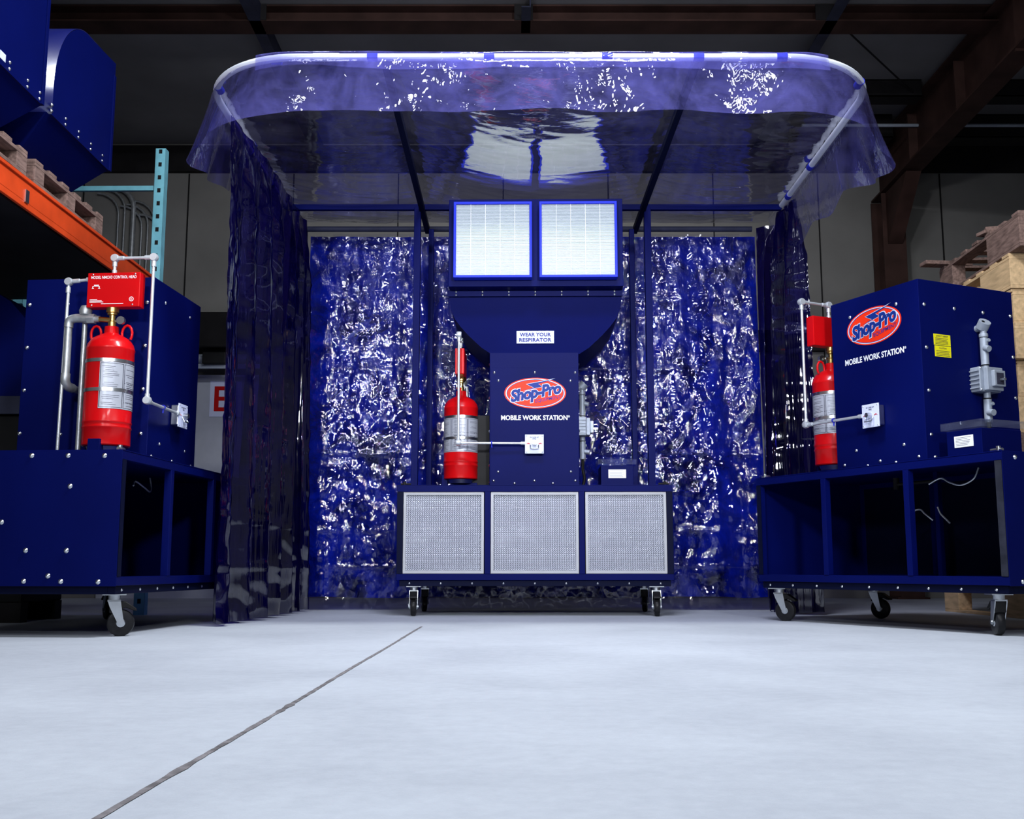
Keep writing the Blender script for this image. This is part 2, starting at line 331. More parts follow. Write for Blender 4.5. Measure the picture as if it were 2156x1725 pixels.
# ------------------------------------------------------------------ work station
W2, Z0, Z1, DB = .95, .243, .892, .90
HS, HD, HT = .138, .733, 1.918
def make_station(label, loc, rz, hw, filters, hood, castors, group='mobile work stations', seal=False):
    t = thing('mobile_work_station', label, 'work station', loc, rz, group)
    f = MB()
    for z in (Z0, Z1 - .043):
        f.box(-W2, W2, 0, .04, z, z + .043); f.box(-W2, W2, DB - .04, DB, z, z + .043)
    for x in (-.325, .325): f.box(x - .019, x + .019, -.004, .036, Z0 + .043, Z1 - .043)
    for x in (-W2, W2 - .035):
        for y in (0, DB - .04): f.box(x, x + .035, y + .001, y + .039, Z0 + .043, Z1 - .043)
    for x in (-.325, .325): f.box(x - .019, x + .019, DB - .04, DB, Z0 + .043, Z1 - .043)
    f.build('base_frame', 'blue', t, bevel=.002)
    MB().box(-W2 + .002, W2 - .002, .041, DB - .041, Z1 - .012, Z1 - .001).box(-W2, W2, -.002, DB, Z1, Z1 + .004).build('deck', 'blue', t)
    MB().box(-W2 + .002, W2 - .002, .041, DB - .041, Z0 + .004, Z0 + .016).build('floor_pan', 'blue', t)
    for s in (-1, 1):
        p = MB().box(*sorted((s * W2, s * (W2 - .003 + .006))), .0, DB, Z0 - .002, Z1 + .002).build('end_panel', 'blue', t, bevel=.001)
        for (y, z) in ((.456, .869), (.273, .868), (.09, .866), (.64, .868), (.81, .867), (.254, .719), (.587, .547), (.457, .411), (.254, .410), (.338, .29), (.457, .265), (.273, .264), (.089, .262), (.64, .265), (.81, .263)):
            bolt(p, (s * (W2 + .0035), y, z), (s, 0, 0))
    MB().box(-W2 + .04, W2 - .04, DB - .038, DB - .034, Z0 + .04, Z1 - .04).build('rear_panel', 'black_blue', t)
    for k, x in enumerate((-W2 + .002, W2 - .042)):
        MB().box(x, x + .04, -.003, .0, Z0 + .044, Z1 - .044).build('corner_seal', 'seal_grey' if (seal and k) else 'black_blue', t)
    c = MB().box(-W2 + .02, W2 - .02, .012, .05, .203, Z0).box(-W2 + .02, W2 - .02, DB - .05, DB - .012, .203, Z0).box(-W2 + .02, -W2 + .06, .05, DB - .05, .203, Z0).box(W2 - .06, W2 - .02, .05, DB - .05, .203, Z0)
    ch = c.build('chassis_channel', 'black_blue', t, bevel=.002)
    for i in range(9):
        x = -.86 + i * .215 + (.0 if i % 3 != 1 else 0)
        bolt(ch, (x, .012, .222), (0, -1, 0), .7)
    for (x, y, a) in castors: make_castor(t, x, y, a)
    # housing column
    h = MB().box(-hw, hw, HS, HS + HD, Z1 + .004, HT).build('housing', 'blue', t, bevel=.003)
    for (a, z) in ((-.284, 1.711), (.005, 1.711), (.293, 1.709), (-.255, 1.652), (.259, 1.65), (-.256, .998), (.257, .998), (-.288, .934), (0, .934), (.288, .934), (-.14, .915), (.13, .915)) if hood else ((-.19, 1.81), (.181, 1.81), (-.186, 1.008), (.187, 1.006), (-.29, .93), (.29, .93), (0, .93), (-.1, .912), (.12, .912)):
        if hood or True: bolt(h, (a, HS - .004 if hood else HS, z), (0, -1, 0), .95)
    if hood: MB().box(-hw + .004, hw - .004, HS - .004, HS, Z1 + .006, 1.745).build('front_cover', 'blue', t, bevel=.001)
    for s in (-1, 1):
        for (y, z) in ((.178, 1.776), (.406, 1.775), (.63, 1.774), (.85, 1.776), (.178, 1.533), (.85, 1.533), (.178, 1.292), (.85, 1.294), (.178, 1.047), (.406, 1.047), (.63, 1.047), (.86, 1.055), (.2, .925), (.5, .925)):
            bolt(h, (s * hw, y, z), (s, 0, 0), 1.0)
    # deck latches at the front corners
    for s in (-1, 1):
        l = MB().tube([(s * .86, .035, Z1 + .012), (s * .93, .035, Z1 + .012)], .008, 10).cyl((s * .905, .035, Z1 + .004), (s * .905, .035, Z1 + .03), .011).build('latch', 'zinc' if not filters else 'black', t, smooth=True)
    if filters:
        for k, (x0, x1) in enumerate(((-.908, -.35), (-.303, .303), (.35, .908))):
            fr = MB().frame(x0, x1, Z0 + .045, Z1 - .045, .02, .012, .05)
            fo = fr.build('intake_filter', 'alu', t, bevel=.0015)
            cx = (x0 + x1) / 2; hx = (x1 - x0) / 2 - .02; z0 = Z0 + .065; z1 = Z1 - .065
            def fn(u, v, hx=hx, z0=z0, z1=z1):
                x = -hx + 2 * hx * u; return (x, .026 + .004 * math.sin(x / .016 * 2 * math.pi + 1.5 * math.sin(v * 90)), z0 + (z1 - z0) * v)
            MB().grid(fn, 180, 160).build('filter_media', 'mesh_media', fo, smooth='all', loc=(cx, 0, 0))
    else:
        # loose hoses and plumbing visible in the open bays
        for pts in ([(-.16, .5, .62), (-.12, .5, .66), (-.07, .5, .665), (-.02, .48, .64), (.02, .5, .60)], [(.06, .5, .675), (.08, .5, .635), (.12, .5, .60), (.16, .48, .58)],
                    [(.1, .4, .80), (.17, .42, .83), (.25, .4, .80), (.33, .4, .78), (.4, .42, .81), (.42, .44, .87)]):
            MB().tube(smooth_path(pts), .005, 8).build('hose', 'conduit', t, smooth=True)
        MB().tube([(-.12, .45, .85), (-.12, .45, .72)], .02).tube([(-.2, .45, .82), (.1, .45, .82)], .010).tube([(-.2, .45, .86), (-.2, .45, .79)], .018).build('drain_valve', 'darksteel', t, smooth=True)
        MB().box(.02, .05, .52, .55, Z0 + .016, Z1 - .012).build('inner_brace', 'blue', t)
    return t
def smooth_path(pts, n=6):
    pts = [Vector(p) for p in pts]; out = []
    for i in range(len(pts) - 1):
        p0 = pts[max(i - 1, 0)]; p1 = pts[i]; p2 = pts[i + 1]; p3 = pts[min(i + 2, len(pts) - 1)]
        for k in range(n):
            t = k / n
            out.append(.5 * ((2 * p1) + (p2 - p0) * t + (2 * p0 - 5 * p1 + 4 * p2 - p3) * t * t + (3 * p1 - p0 - 3 * p2 + p3) * t ** 3))
    out.append(pts[-1]); return out

def make_logo(parent, face, cu, cv, w, h):
    a, b = w / 2, h / 2
    lo = MB(); face.poly(lo, ellipse(a, b, 72, cu, cv), 0, .0012); plate = lo.build('logo_decal', 'logo_red', parent)
    def ring(a1, b1, a0, b0, n0, n1, name, mat):
        m = MB(); k = 72
        vs = [face.p(x, y, n) for n in (n0, n1) for pts in (ellipse(a1, b1, k, cu, cv), ellipse(a0, b0, k, cu, cv)) for (x, y) in pts]
        fs = []
        for i in range(k):
            j = (i + 1) % k
            fs += [(i, j, k + j, k + i), (2 * k + i, 3 * k + i, 3 * k + j, 2 * k + j), (i, 2 * k + i, 2 * k + j, j), (k + i, k + j, 3 * k + j, 3 * k + i)]
        m.add(vs, fs).build(name, mat, plate)
    ring(a * .955, b * .94, a * .925, b * .895, .0008, .0020, 'pale_ring', 'logo_pale')
    ring(a * .925, b * .895, a * .905, b * .865, .0008, .0019, 'navy_ring', 'logo_navy')
    # lightning bolt
    zz = [(-.37, .10), (-.04, .33), (-.15, .36), (-.27, .60), (.60, .90), (.13, .50), (.24, .44), (.14, .20), (-.10, .10)]
    zz = [(-.36, .08), (-.02, .30), (-.28, .52), (.58, .88), (.12, .50), (.22, .40), (-.02, .22)]
    zz = [(-.38, .16), (-.04, .36), (-.27, .58), (.60, .90), (.10, .60), (.23, .42)]
    P = [(cu + x * a, cv + y * b) for x, y in zz]
    c = (sum(p[0] for p in P) / 6, sum(p[1] for p in P) / 6)
    Q = [(c[0] + (p[0] - c[0]) * 1.10, c[1] + (p[1] - c[1]) * 1.16) for p in P]
    m = MB(); face.poly(m, Q, .001, .0022); m.build('lightning_outline', 'logo_pale', plate)
    m = MB(); face.poly(m, P, .002, .0030); m.build('lightning_bolt', 'logo_navy', plate)
    rot = R(10)
    m = MB(); face.text(m, 'Shop-Pro', cu + a * .02, cv - b * .04, w * .87, h * .56, .0034, .075, .28, rot, .93); m.build('name_outline', 'logo_pale', plate)
    m = MB(); face.text(m, 'Shop-Pro', cu + a * .02, cv - b * .04, w * .84, h * .51, .0046, .045, .28, rot, .94); m.build('name_lettering', 'logo_navy', plate)
    m = MB(); face.text(m, 'EQUIPMENT', cu + a * .42, cv - b * .40, w * .43, h * .12, .0034, .012, .1, rot); m.build('small_lettering', 'sign_ink', plate)
    return plate

def make_slogan(parent, face, cu, cv, w, h):
    m = MB(); face.text(m, 'MOBILE WORK STATION', cu - w * .012, cv, w * .965, h, .0012, .03); face.text(m, '\u00ae', cu + w * .49, cv + h * .25, h * .42, h * .42, .0012, .01)
    m.build('slogan_lettering', 'white', parent)

# ------------------------------------------------------------------ fire suppression unit (local to station)
def elbow(mb, c, r=.017):
    c = Vector(c); mb.lathe([(.0005, -r * .95), (r * 1.05, -r * .95), (r * 1.25, -r * .5), (r * 1.25, r * .5), (r * 1.05, r * .95), (.0005, r * .95)], c, 'x', 18)
def make_suppression(label, loc, rz, station_hw):
    t = thing('fire_suppression_unit', label, 'fire suppression unit', loc, rz, 'fire suppression units on the stations')
    cx, cy, r = -.53, .285, .122
    z0 = .955
    body = MB().lathe([(.0005, z0 - .0), (r * .6, z0), (r - .006, z0), (r, z0 + .006), (r, z0 + .09), (r + .003, z0 + .094), (r + .003, z0 + .1), (r, z0 + .104), (r, z0 + .118), (r + .003, z0 + .122), (r + .003, z0 + .128), (r, z0 + .132),
                       (r, 1.462), (r + .002, 1.466), (r + .002, 1.474), (r, 1.478), (r - .006, 1.50), (r - .025, 1.528), (r - .058, 1.548), (.045, 1.556), (.038, 1.562), (.036, 1.598), (.0005, 1.60)], (cx, cy, 0), 'z', 48)
    bo = body.build('cylinder', 'red', t, smooth=True)
    for s in (-1, 1):   # lifting rings
        pts = [(cx, cy + s * (.085 + .0 * a) + s * .028 * math.cos(a) * -1, 1.56 + .045 * math.sin(a)) for a in [math.pi * (k / 10 * 1.5 - .25) for k in range(11)]]
        MB().tube(pts, .007, 10).build('lifting_ring', 'red', bo, smooth=True)
    # wrap-around data label facing out
    k = 14
    lb = MB()
    def lf(u, v): a = R(182 + 172 * u); return (cx + (r + .0015) * math.cos(a), cy + (r + .0015) * math.sin(a), 1.145 + .245 * v)
    lb.grid(lf, 24, 2); lo = lb.build('data_label', 'label', bo, smooth='all')
    ink = MB()
    def strip(u0, u1, v0, v1):
        def g(u, v): a = R(182 + 172 * (u0 + (u1 - u0) * u)); return (cx + (r + .0022) * math.cos(a), cy + (r + .0022) * math.sin(a), 1.145 + .245 * (v0 + (v1 - v0) * v))
        ink.grid(g, 8, 1)
    for (a0, a1) in ((.01, .33), (.345, .655), (.67, .99)):
        strip(a0, a1, .965, .972); strip(a0, a1, .025, .032); strip(a0, a0 + .008, .03, .97); strip(a1 - .008, a1, .03, .97)
    for v in (.56, .46, .36, .14): strip(.345, .99, v, v + .007)
    for (a0, a1) in ((.03, .3), (.37, .63), (.7, .96)):
        for j in range(22):
            v = .08 + j * .039 + random.uniform(-.004, .004)
            if random.random() < .8: strip(a0 + random.uniform(0, .05), a1 - random.uniform(0, .12), v, v + .006)
    ink.build('label_print', 'label_ink', lo)
    for z in (1.40, 1.245):
        MB().lathe([(r + .0005, z - .009), (r + .003, z - .009), (r + .003, z + .009), (r + .0005, z + .009)], (cx, cy, 0), 'z', 48).build('clamp_band', 'zinc', t, smooth=True)
    # cradle and back plate
    MB().box(cx - r - .012, cx - r + .03, cy - .03, cy + .035, Z1 + .004, .985).box(cx - .05, cx + .12, cy - .03, cy + .03, Z1 + .004, .93).build('cradle', 'blue', t, bevel=.002)
    MB().lathe([(.0005, .925), (.085, .925), (.098, .953), (.0005, .953)], (cx, cy, 0), 'z', 30).build('foot_ring', 'zinc', t, smooth=True)
    MB().box(-.45, -station_hw - .001, .275, .30, Z1 + .006, 1.42).build('bracket_plate', 'black', t, bevel=.003)
    # valve
    v = MB().lathe([(.0005, 1.60), (.022, 1.60), (.022, 1.625), (.016, 1.63), (.016, 1.66), (.026, 1.663), (.026, 1.672), (.034, 1.676), (.034, 1.70), (.0005, 1.70)], (cx, cy, 0), 'z', 24)
    v.cyl((cx, cy, 1.635), (cx, cy + .07, 1.642), .015)
    v.build('valve', 'brass', t, smooth=True)
    MB().lathe([(.0005, -.012), (.022, -.012), (.022, .008), (.0005, .008)], (cx - .02, cy - .058, 1.628), 'x', 20).cyl((cx, cy - .045, 1.628), (cx, cy - .01, 1.632), .006).build('pressure_gauge', 'zinc', t, smooth=True)
    # discharge pipe to the housing
    d = MB().cyl((cx, cy + .07, 1.643), (cx, cy + .12, 1.645), .018).lathe([(.0005, -.02), (.028, -.02), (.028, .02), (.0005, .02)], (cx, cy + .115, 1.645), 'y', 6)
    d.tube(smooth_path([(cx, cy + .12, 1.645), (cx, cy + .2, 1.65), (cx, cy + .235, 1.635), (cx, cy + .24, 1.60)]), .024, 18)
    d.tube([(cx, cy + .24, 1.60), (cx, cy + .24, 1.34)], .0195, 16)
    d.tube(smooth_path([(cx, cy + .24, 1.35), (cx, cy + .24, 1.31), (cx + .02, cy + .235, 1.285), (cx + .06, cy + .23, 1.28)]), .025, 18)
    d.tube([(cx + .04, cy + .23, 1.28), (-station_hw - .004, cy + .23, 1.28)], .019, 14)
    d.lathe([(.0005, 1.66), (.03, 1.668), (.034, 1.69), (.024, 1.715), (.0005, 1.722)], (cx, cy + .15, 0), 'z', 18)
    d.build('discharge_pipe', 'pipe', t, smooth=True)
    MB().tube([(cx + .03, cy + .165, 1.66), (cx + .03, cy + .165, .9)], .014, 12).build('drain_tube', 'pipe', t, smooth=True)
    # control head
    hx0, hx1, hy0, hy1, hz0, hz1 = cx - .035, cx + .03, .127, .417, 1.70, 1.888
    ch = MB().box(hx0, hx1, hy0, hy1, hz0, hz1).build('control_head', 'red', t, bevel=.004)
    F = Face((hx0, hy1, hz0), (0, -1, 0), (0, 0, 1)); w, h = hy1 - hy0, hz1 - hz0
    m = MB(); F.text(m, 'MODEL NMCH3 CONTROL HEAD', w / 2, h * .865, w * .86, h * .085, .0012, .012)
    m.build('heading_lettering', 'white', ch)
    m = MB()
    F.rect(m, w * .1, w * .235, h * .60, h * .615, .0005, .0015); F.rect(m, w * .1, w * .115, h * .55, h * .61, .0005, .0015); F.rect(m, w * .222, w * .237, h * .55, h * .61, .0005, .0015)
    F.rect(m, w * .09, w * .13, h * .535, h * .55, .0005, .0015); F.rect(m, w * .21, w * .25, h * .535, h * .55, .0005, .0015); F.rect(m, w * .13, w * .22, h * .625, h * .65, .0005, .0015)
    for j, ln in enumerate((.14, .23, .26)): F.rect(m, w * .06, w * (.06 + ln), h * (.21 - j * .036), h * (.228 - j * .036), .0005, .0015)
    F.rect(m, w * .28, w * .70, h * .085, h * .105, .0005, .0015)
    m.build('printed_marks', 'white', ch)
    m = MB(); F.poly(m, ellipse(.0125, .0125, 24, w * .85, h * .22), .0005, .0012); m.build('round_mark', 'white', ch)
    m = MB(); F.poly(m, ellipse(.009, .009, 20, w * .85, h * .22), .001, .0018); m.build('round_mark_centre', 'red', ch)
    m = MB(); F.text(m, 'UL', w * .85, h * .22, .010, .009, .0024, .03); m.build('round_mark_letters', 'white', ch)
    for (u, v_) in ((.1, .95), (.9, .95), (.1, .06), (.87, .06)): bolt(ch, F.p(w * u, h * v_, 0), (-1, 0, 0), .45)
    # thin conduit: top of head, forward, down, right to the pull station
    c = MB(); x = cx - .005; rr = .0085
    A = (x, .285, hz1); B = (x, .285, 1.975); Cc = (x, .07, 1.975); D = (x, .07, 1.20)
    for p, q in ((A, B), (B, Cc), (Cc, D)): c.tube([p, q], rr, 12)
    for p in ((x, .285, hz1 + .005), (x, .285, hz1 + .045), (x, .25, 1.975), (x, .105, 1.975), (x, .07, 1.94)):
        pass
    c.tube([A, (x, .285, hz1 + .02)], .013, 12).tube([(x, .285, 1.93), (x, .285, 1.955)], .013, 12).tube([(x, .07, 1.955), (x, .07, 1.925)], .013, 12)
    c.tube([(x, .265, 1.975), (x, .235, 1.975)], .0125, 12).tube([(x, .12, 1.975), (x, .09, 1.975)], .0125, 12)
    E = (-.066, .085, 1.195)
    c.tube([D, (x + .03, .075, 1.197), E], rr, 12)
    c.tube([(x, .07, 1.235), (x, .07, 1.21)], .013, 12).tube([(x + .02, .072, 1.197), (x + .055, .074, 1.197)], .0125, 12).tube([(-.095, .084, 1.195), (-.066, .085, 1.195)], .0125, 12)
    co = c.build('pull_conduit', 'conduit', t, smooth=True)
    e = MB()
    for p in (B, Cc, (x, .07, 1.20)): elbow(e, p, .018)
    e.build('corner_pulley', 'conduit', co, smooth=True)
    MB().tube([(-.30, .079, 1.21), (-.30, .079, 1.165)], .004, 8).lathe([(.011, -.004), (.014, -.004), (.014, .004), (.011, .004)], (-.30, .079, 1.197), 'x', 14).build('conduit_clip', 'blue_cap', co)
    # second conduit to the back and down to the deck
    c2 = MB(); G = (x, .535, 1.85)
    c2.tube([(x, hy1, 1.86), (x, .52, 1.852)], rr, 12).tube([G, (x, .545, Z1 + .004)], rr, 12).tube([(x, hy1, 1.86), (x, hy1 + .018, 1.86)], .0125, 12).tube([(x, .475, 1.855), (x, .51, 1.853)], .0125, 12).tube([(x, .536, 1.82), (x, .537, 1.79)], .0125, 12)
    c2o = c2.build('deck_conduit', 'conduit', t, smooth=True)
    e = MB(); elbow(e, G, .018); e.build('corner_pulley', 'conduit', c2o, smooth=True)
    # pull station box on the housing front
    pb = MB().box(-.058, .058, HS - .05, HS - .004, 1.132, 1.248).build('pull_station', 'zinc', t, bevel=.006)
    MB().box(-.066, .066, HS - .056, HS - .05, 1.122, 1.257).build('cover_plate', 'sign', pb, bevel=.0015)
    F = Face((0, HS - .056, 1.19)); m = MB(); F.text(m, 'IN CASE OF', 0, .047, .062, .008, .001, .02); F.text(m, 'FIRE', 0, .035, .024, .008, .001, .02)
    m.build('cover_lettering', 'label_ink', pb)
    m = MB(); F.poly(m, [(-.058, -.002), (-.045, .008), (-.03, .002), (-.03, -.003), (-.045, .002)], .0005, .0015); F.poly(m, [(.058, -.002), (.045, .008), (.03, .002), (.03, -.003), (.045, .002)], .0005, .0015)
    m.build('red_marks', 'red', pb)
    MB().lathe([(.0005, HS - .09), (.014, HS - .088), (.016, HS - .056), (.0005, HS - .056)], (0, 0, 1.19), 'y', 20).tube([(-.028, HS - .062, 1.18), (-.028, HS - .075, 1.155), (.028, HS - .075, 1.155), (.028, HS - .062, 1.18)], .004, 8).build('pull_handle', 'zinc', pb, smooth=True)
    for (a, b) in ((-.055, .057), (.055, .057), (-.055, -.058), (.055, -.058)): bolt(pb, F.p(a, b, 0), (0, -1, 0), .4)
    return t

def make_switch(parent, hw):
    """grey conduit, breaker box and conduit body on the right side of a housing"""
    x = hw + .045; y = .57
    a = MB().tube([(x, y, 1.625), (x, y, 1.455)], .022, 18)
    a.lathe([(.0235, 1.615), (.0245, 1.62), (.0245, 1.63), (.0235, 1.635)], (x, y, 0), 'z', 18).tube([(x, y, 1.46), (x, y, 1.43)], .019, 16)
    a.cyl((x, y, 1.66), (x, y, 1.62), .018)
    a.cyl((x + .014, y - .01, 1.55), (x + .046, y - .014, 1.54), .017).cyl((x + .012, y + .01, 1.592), (x + .03, y + .008, 1.596), .010)
    ao = a.build('switch_conduit', 'grey', parent, smooth=True)
    a = MB().tube([(x, y, 1.30), (x, y, 1.255)], .019, 16).tube([(x, y, 1.26), (x, y, 1.13)], .022, 18).cyl((x + .012, y - .01, 1.185), (x + .05, y - .014, 1.18), .018).cyl((x + .012, y + .01, 1.23), (x + .03, y + .008, 1.235), .010)
    a.build('lower_conduit', 'grey', parent, smooth=True)
    MB().cyl((x, y, 1.612), (x, y, 1.617), .0235).cyl((x, y, 1.452), (x, y, 1.457), .0235).cyl((x, y, 1.262), (x, y, 1.267), .0235).build('joint_ring', 'black', ao, smooth=True)
    s = MB(); ax = Vector((.7, -.15, .75)).normalized(); c = Vector((x, y, 1.68))
    s.tube([c - ax * .015, c + ax * .03], .034, 26).tube([(x - .05, y, 1.672), (x, y, 1.672)], .02, 16); so = s.build('round_cap', 'grey', ao, smooth=True)
    MB().tube([c + ax * .0301 + Vector((0, .012, 0)), c + ax * .031 + Vector((0, .012, 0))], .009).tube([c + ax * .0301 - Vector((0, .014, 0)), c + ax * .031 - Vector((0, .014, 0))], .009).build('cap_hole', 'black', ao)
    b = MB().box(hw, hw + .07, .495, .655, 1.30, 1.44); bx = b.build('breaker_box', 'grey', parent, bevel=.006)
    MB().box(hw + .07, hw + .10, .52, .64, 1.305, 1.435).box(hw + .1, hw + .125, .545, .63, 1.325, 1.415).build('breaker_cover', 'grey', bx, bevel=.004)
    MB().box(hw + .125, hw + .127, .56, .615, 1.335, 1.40).build('breaker_window', 'label_ink', bx)
    MB().box(hw + .127, hw + .16, .58, .595, 1.355, 1.368).build('breaker_lever', 'zinc', bx, bevel=.002)
    for (yy, zz) in ((.505, 1.43), (.645, 1.43), (.505, 1.31), (.645, 1.31)): bolt(bx, (hw + .07, yy, zz), (1, 0, 0), .6)
    for k in range(5): MB().box(hw + .005, hw + .065, .485, .495, 1.318 + k * .024, 1.324 + k * .024).build('cooling_fin', 'grey', bx)
    MB().tube(smooth_path([(x, y, 1.13), (x, y, 1.05), (x + .01, y - .02, .98), (x - .01, y - .03, Z1 + .004)]), .011, 12).build('power_cable', 'black', parent, smooth=True)
    # deck box with a clear lid
    db = MB().box(.47, .70, .16, .45, Z1 + .004, 1.045).build('terminal_box', 'blue', parent, bevel=.003)
    m = MB(); F = Face((.585, .159, .985)); F.rect(m, -.062, .062, -.03, .03, 0, .002); pl = m.build('terminal_label', 'white', db)
    m = MB()
    for j in range(6): F.rect(m, -.052, .052 - random.uniform(0, .03), .02 - j * .008, .0215 - j * .008, .002, .0025)
    m.build('label_print', 'label_ink', pl)
    MB().box(.45, .72, .14, .47, 1.085, 1.089).box(.45, .72, .14, .143, 1.05, 1.085).box(.45, .453, .143, .467, 1.05, 1.085).box(.717, .72, .143, .467, 1.05, 1.085).build('clear_lid', 'acryl', db)

def add_stickers(parent, hw):
    F = Face((hw, 0, 0), (0, 1, 0), (0, 0, 1))
    m = MB(); F.rect(m, .234, .360, 1.552, 1.615, .0002, .0015); a = m.build('safety_sticker', 'yellow', parent)
    m = MB(); F.rect(m, .238, .360, 1.487, 1.549, .0002, .0015); b = m.build('caution_sticker', 'yellow', parent)
    m = MB(); F.text(m, 'SAFETY FIRST', .297, 1.604, .09, .009, .0022, .02)
    for j in range(5): F.rect(m, .245, .35 - random.uniform(0, .02), 1.590 - j * .008, 1.5925 - j * .008, .0016, .002)
    m.build('sticker_print', 'label_ink', a)
    m = MB(); F.text(m, 'CAUTION', .298, 1.536, .055, .009, .0022, .02)
    for j in range(4): F.rect(m, .248, .35 - random.uniform(0, .02), 1.519 - j * .0085, 1.5215 - j * .0085, .0016, .002)
    m.build('sticker_print', 'label_ink', b)

def add_upper(parent, hw):
    """flared hood and twin filter box on top of the centre housing"""
    prof = [(.315, 1.845), (.387, 1.89), (.476, 1.972), (.535, 2.035), (.577, 2.09), (.603, 2.15), (.612, 2.22), (.615, 2.245)]
    cx = .01
    # front yf at height z: leans forward to the top
    def yf(z): return .12 - .10 * max(0, (z - 1.845)) / .40
    pts = []
    vs = []; fs = []; n = len(prof)
    for (x, z) in prof: vs += [(cx - x, yf(z) + .02, z), (cx + x, yf(z) + .02, z), (cx + x, .84, z), (cx - x, .84, z)]
    for i in range(n - 1):
        o = i * 4; q = o + 4
        for k in range(4): fs.append((o + k, o + (k + 1) % 4, q + (k + 1) % 4, q + k))
    fs += [(3, 2, 1, 0), (4 * n - 4, 4 * n - 3, 4 * n - 2, 4 * n - 1)]
    h = MB(); h.add(vs, fs); ho = h.build('flared_hood', 'blue', parent, smooth=True)
    fl = MB().box(cx - .622, cx + .622, .018, .03, 2.24, 2.285).build('hood_flange', 'blue', parent, bevel=.001)
    for i in range(7):
        for z in (2.275, 2.252): bolt(fl, (cx - .565 + i * .188, .018, z), (0, -1, 0), .8)
    MB().box(cx - .612, cx + .618, -.085, .80, 2.285, 2.922).build('filter_housing', 'blue', parent, bevel=.003)
    for (x0, x1) in ((-.563, -.014), (.038, .582)):
        fb = MB().frame(x0, x1, 2.330, 2.878, .017, -.165, -.085).build('outlet_filter', 'bright_blue', parent, bevel=.0015)
        w = (x1 - x0) / 2 - .017
        def fn(u, v, w=w): return (-w + 2 * w * u, -.151 + .003 * math.cos(v * 60 * 2 * math.pi), 2.347 + .514 * v)
        MB().grid(fn, 2, 480).build('pleated_media', 'pleat', fb, loc=((x0 + x1) / 2, 0, 0))
        s = MB()
        for k in range(4): s.box(-w + 2 * w * (k + 1) / 5 - .0015, -w + 2 * w * (k + 1) / 5 + .0015, -.1555, -.1535, 2.35, 2.865)
        s.build('separator_string', 'white', fb, loc=((x0 + x1) / 2, 0, 0))
    # sign
    z = 1.962; F = Face((.009, yf(z) + .018, z), (1, 0, 0), Vector((0, -.10 / .40, 1)).normalized())
    m = MB(); F.rect(m, -.134, .134, -.045, .045, .003, .006); so = m.build('respirator_sign', 'sign', parent, bevel=.001)
    m = MB(); F.text(m, 'WEAR YOUR', 0, .019, .222, .027, .0075, .02, 0, 0, 1.03); F.text(m, 'RESPIRATOR', 0, -.019, .23, .027, .0075, .02, 0, 0, 1.03)
    m.build('sign_lettering', 'sign_ink', so)

CEN = ((.156, 7.541, 0), R(-.946)); RGT = ((1.976, 6.143, 0), R(-64.708)); LFT = ((-1.806, 6.195, 0), R(85.431))
HWC, HWS = .318, .35
st = make_station('navy work station facing the camera with twin white filters on top and a respirator sign', CEN[0], CEN[1], HWC, True, True,
                  [(-.835, .075, R(-86)), (.835, .075, R(-93)), (-.83, DB - .09, R(100)), (.83, DB - .09, R(80))])
add_upper(st, HWC)
F = Face((0, HS - .0045, 0)); make_logo(st, F, .007, 1.560, .441, .222); make_slogan(st, F, .006, 1.383, .489, .036); make_switch(st, HWC)
make_suppression('red fire cylinder on the centre station, its thin control head seen edge-on', CEN[0], CEN[1], HWC)
st = make_station('navy work station on the right with open bays and yellow stickers on its side', RGT[0], RGT[1], HWS, False, False,
                  [(-.83, .06, R(30)), (.83, .06, R(150)), (-.83, DB - .06, R(20)), (.83, DB - .06, R(40))], seal=True)
F = Face((0, HS, 0)); make_logo(st, F, 0, 1.722, .434, .218); make_slogan(st, F, -.003, 1.54, .487, .036); make_switch(st, HWS); add_stickers(st, HWS)
make_suppression('red fire cylinder half hidden behind the column of the right station', RGT[0], RGT[1], HWS)
st = make_station('navy work station on the left, turned side-on beside the orange rack beam', LFT[0], LFT[1], HWS, False, False,
                  [(-.83, .06, R(-65)), (.83, .06, R(60)), (-.83, DB - .06, R(20)), (.83, DB - .06, R(40))])
make_suppression('red fire cylinder on the left station with control head lettering facing the camera', LFT[0], LFT[1], HWS)

# ------------------------------------------------------------------ canopy frame
ZC = 3.05
XL, XR, YF, YB, YB2 = -1.725, 2.045, 5.54, 7.98, 8.46
RC = .58
def hoop_path(inset=0.0, n=16, yend=None, ext=0.0):
    xl, xr, yf = XL + inset, XR - inset, YF + inset; r = RC
    ye = YB if yend is None else yend
    P = []
    for k in range(13): P.append((xl, ye + (yf + r - ye) * k / 12))
    for k in range(1, n): a = math.pi + (math.pi / 2) * k / n; P.append((xl + r + r * math.cos(a), yf + r + r * math.sin(a)))
    for k in range(25): P.append((xl + r + (xr - xl - 2 * r) * k / 24, yf))
    for k in range(1, n): a = 1.5 * math.pi + (math.pi / 2) * k / n; P.append((xr - r + r * math.cos(a), yf + r + r * math.sin(a)))
    for k in range(13): P.append((xr, yf + r + (ye - yf - r) * k / 12))
    return P
cf = thing('canopy', 'blue and silver tube frame carrying the clear roof sheet above the centre station', 'canopy', (.156, 7.9, 0))
def local(mb): return mb.xf(Matrix.Translation((-.156, -7.9, 0)))
hp = [(x, y, ZC) for x, y in hoop_path()]
local(MB().tube(hp, .0205, 16)).build('hoop_tube', 'hoop', cf, smooth=True)
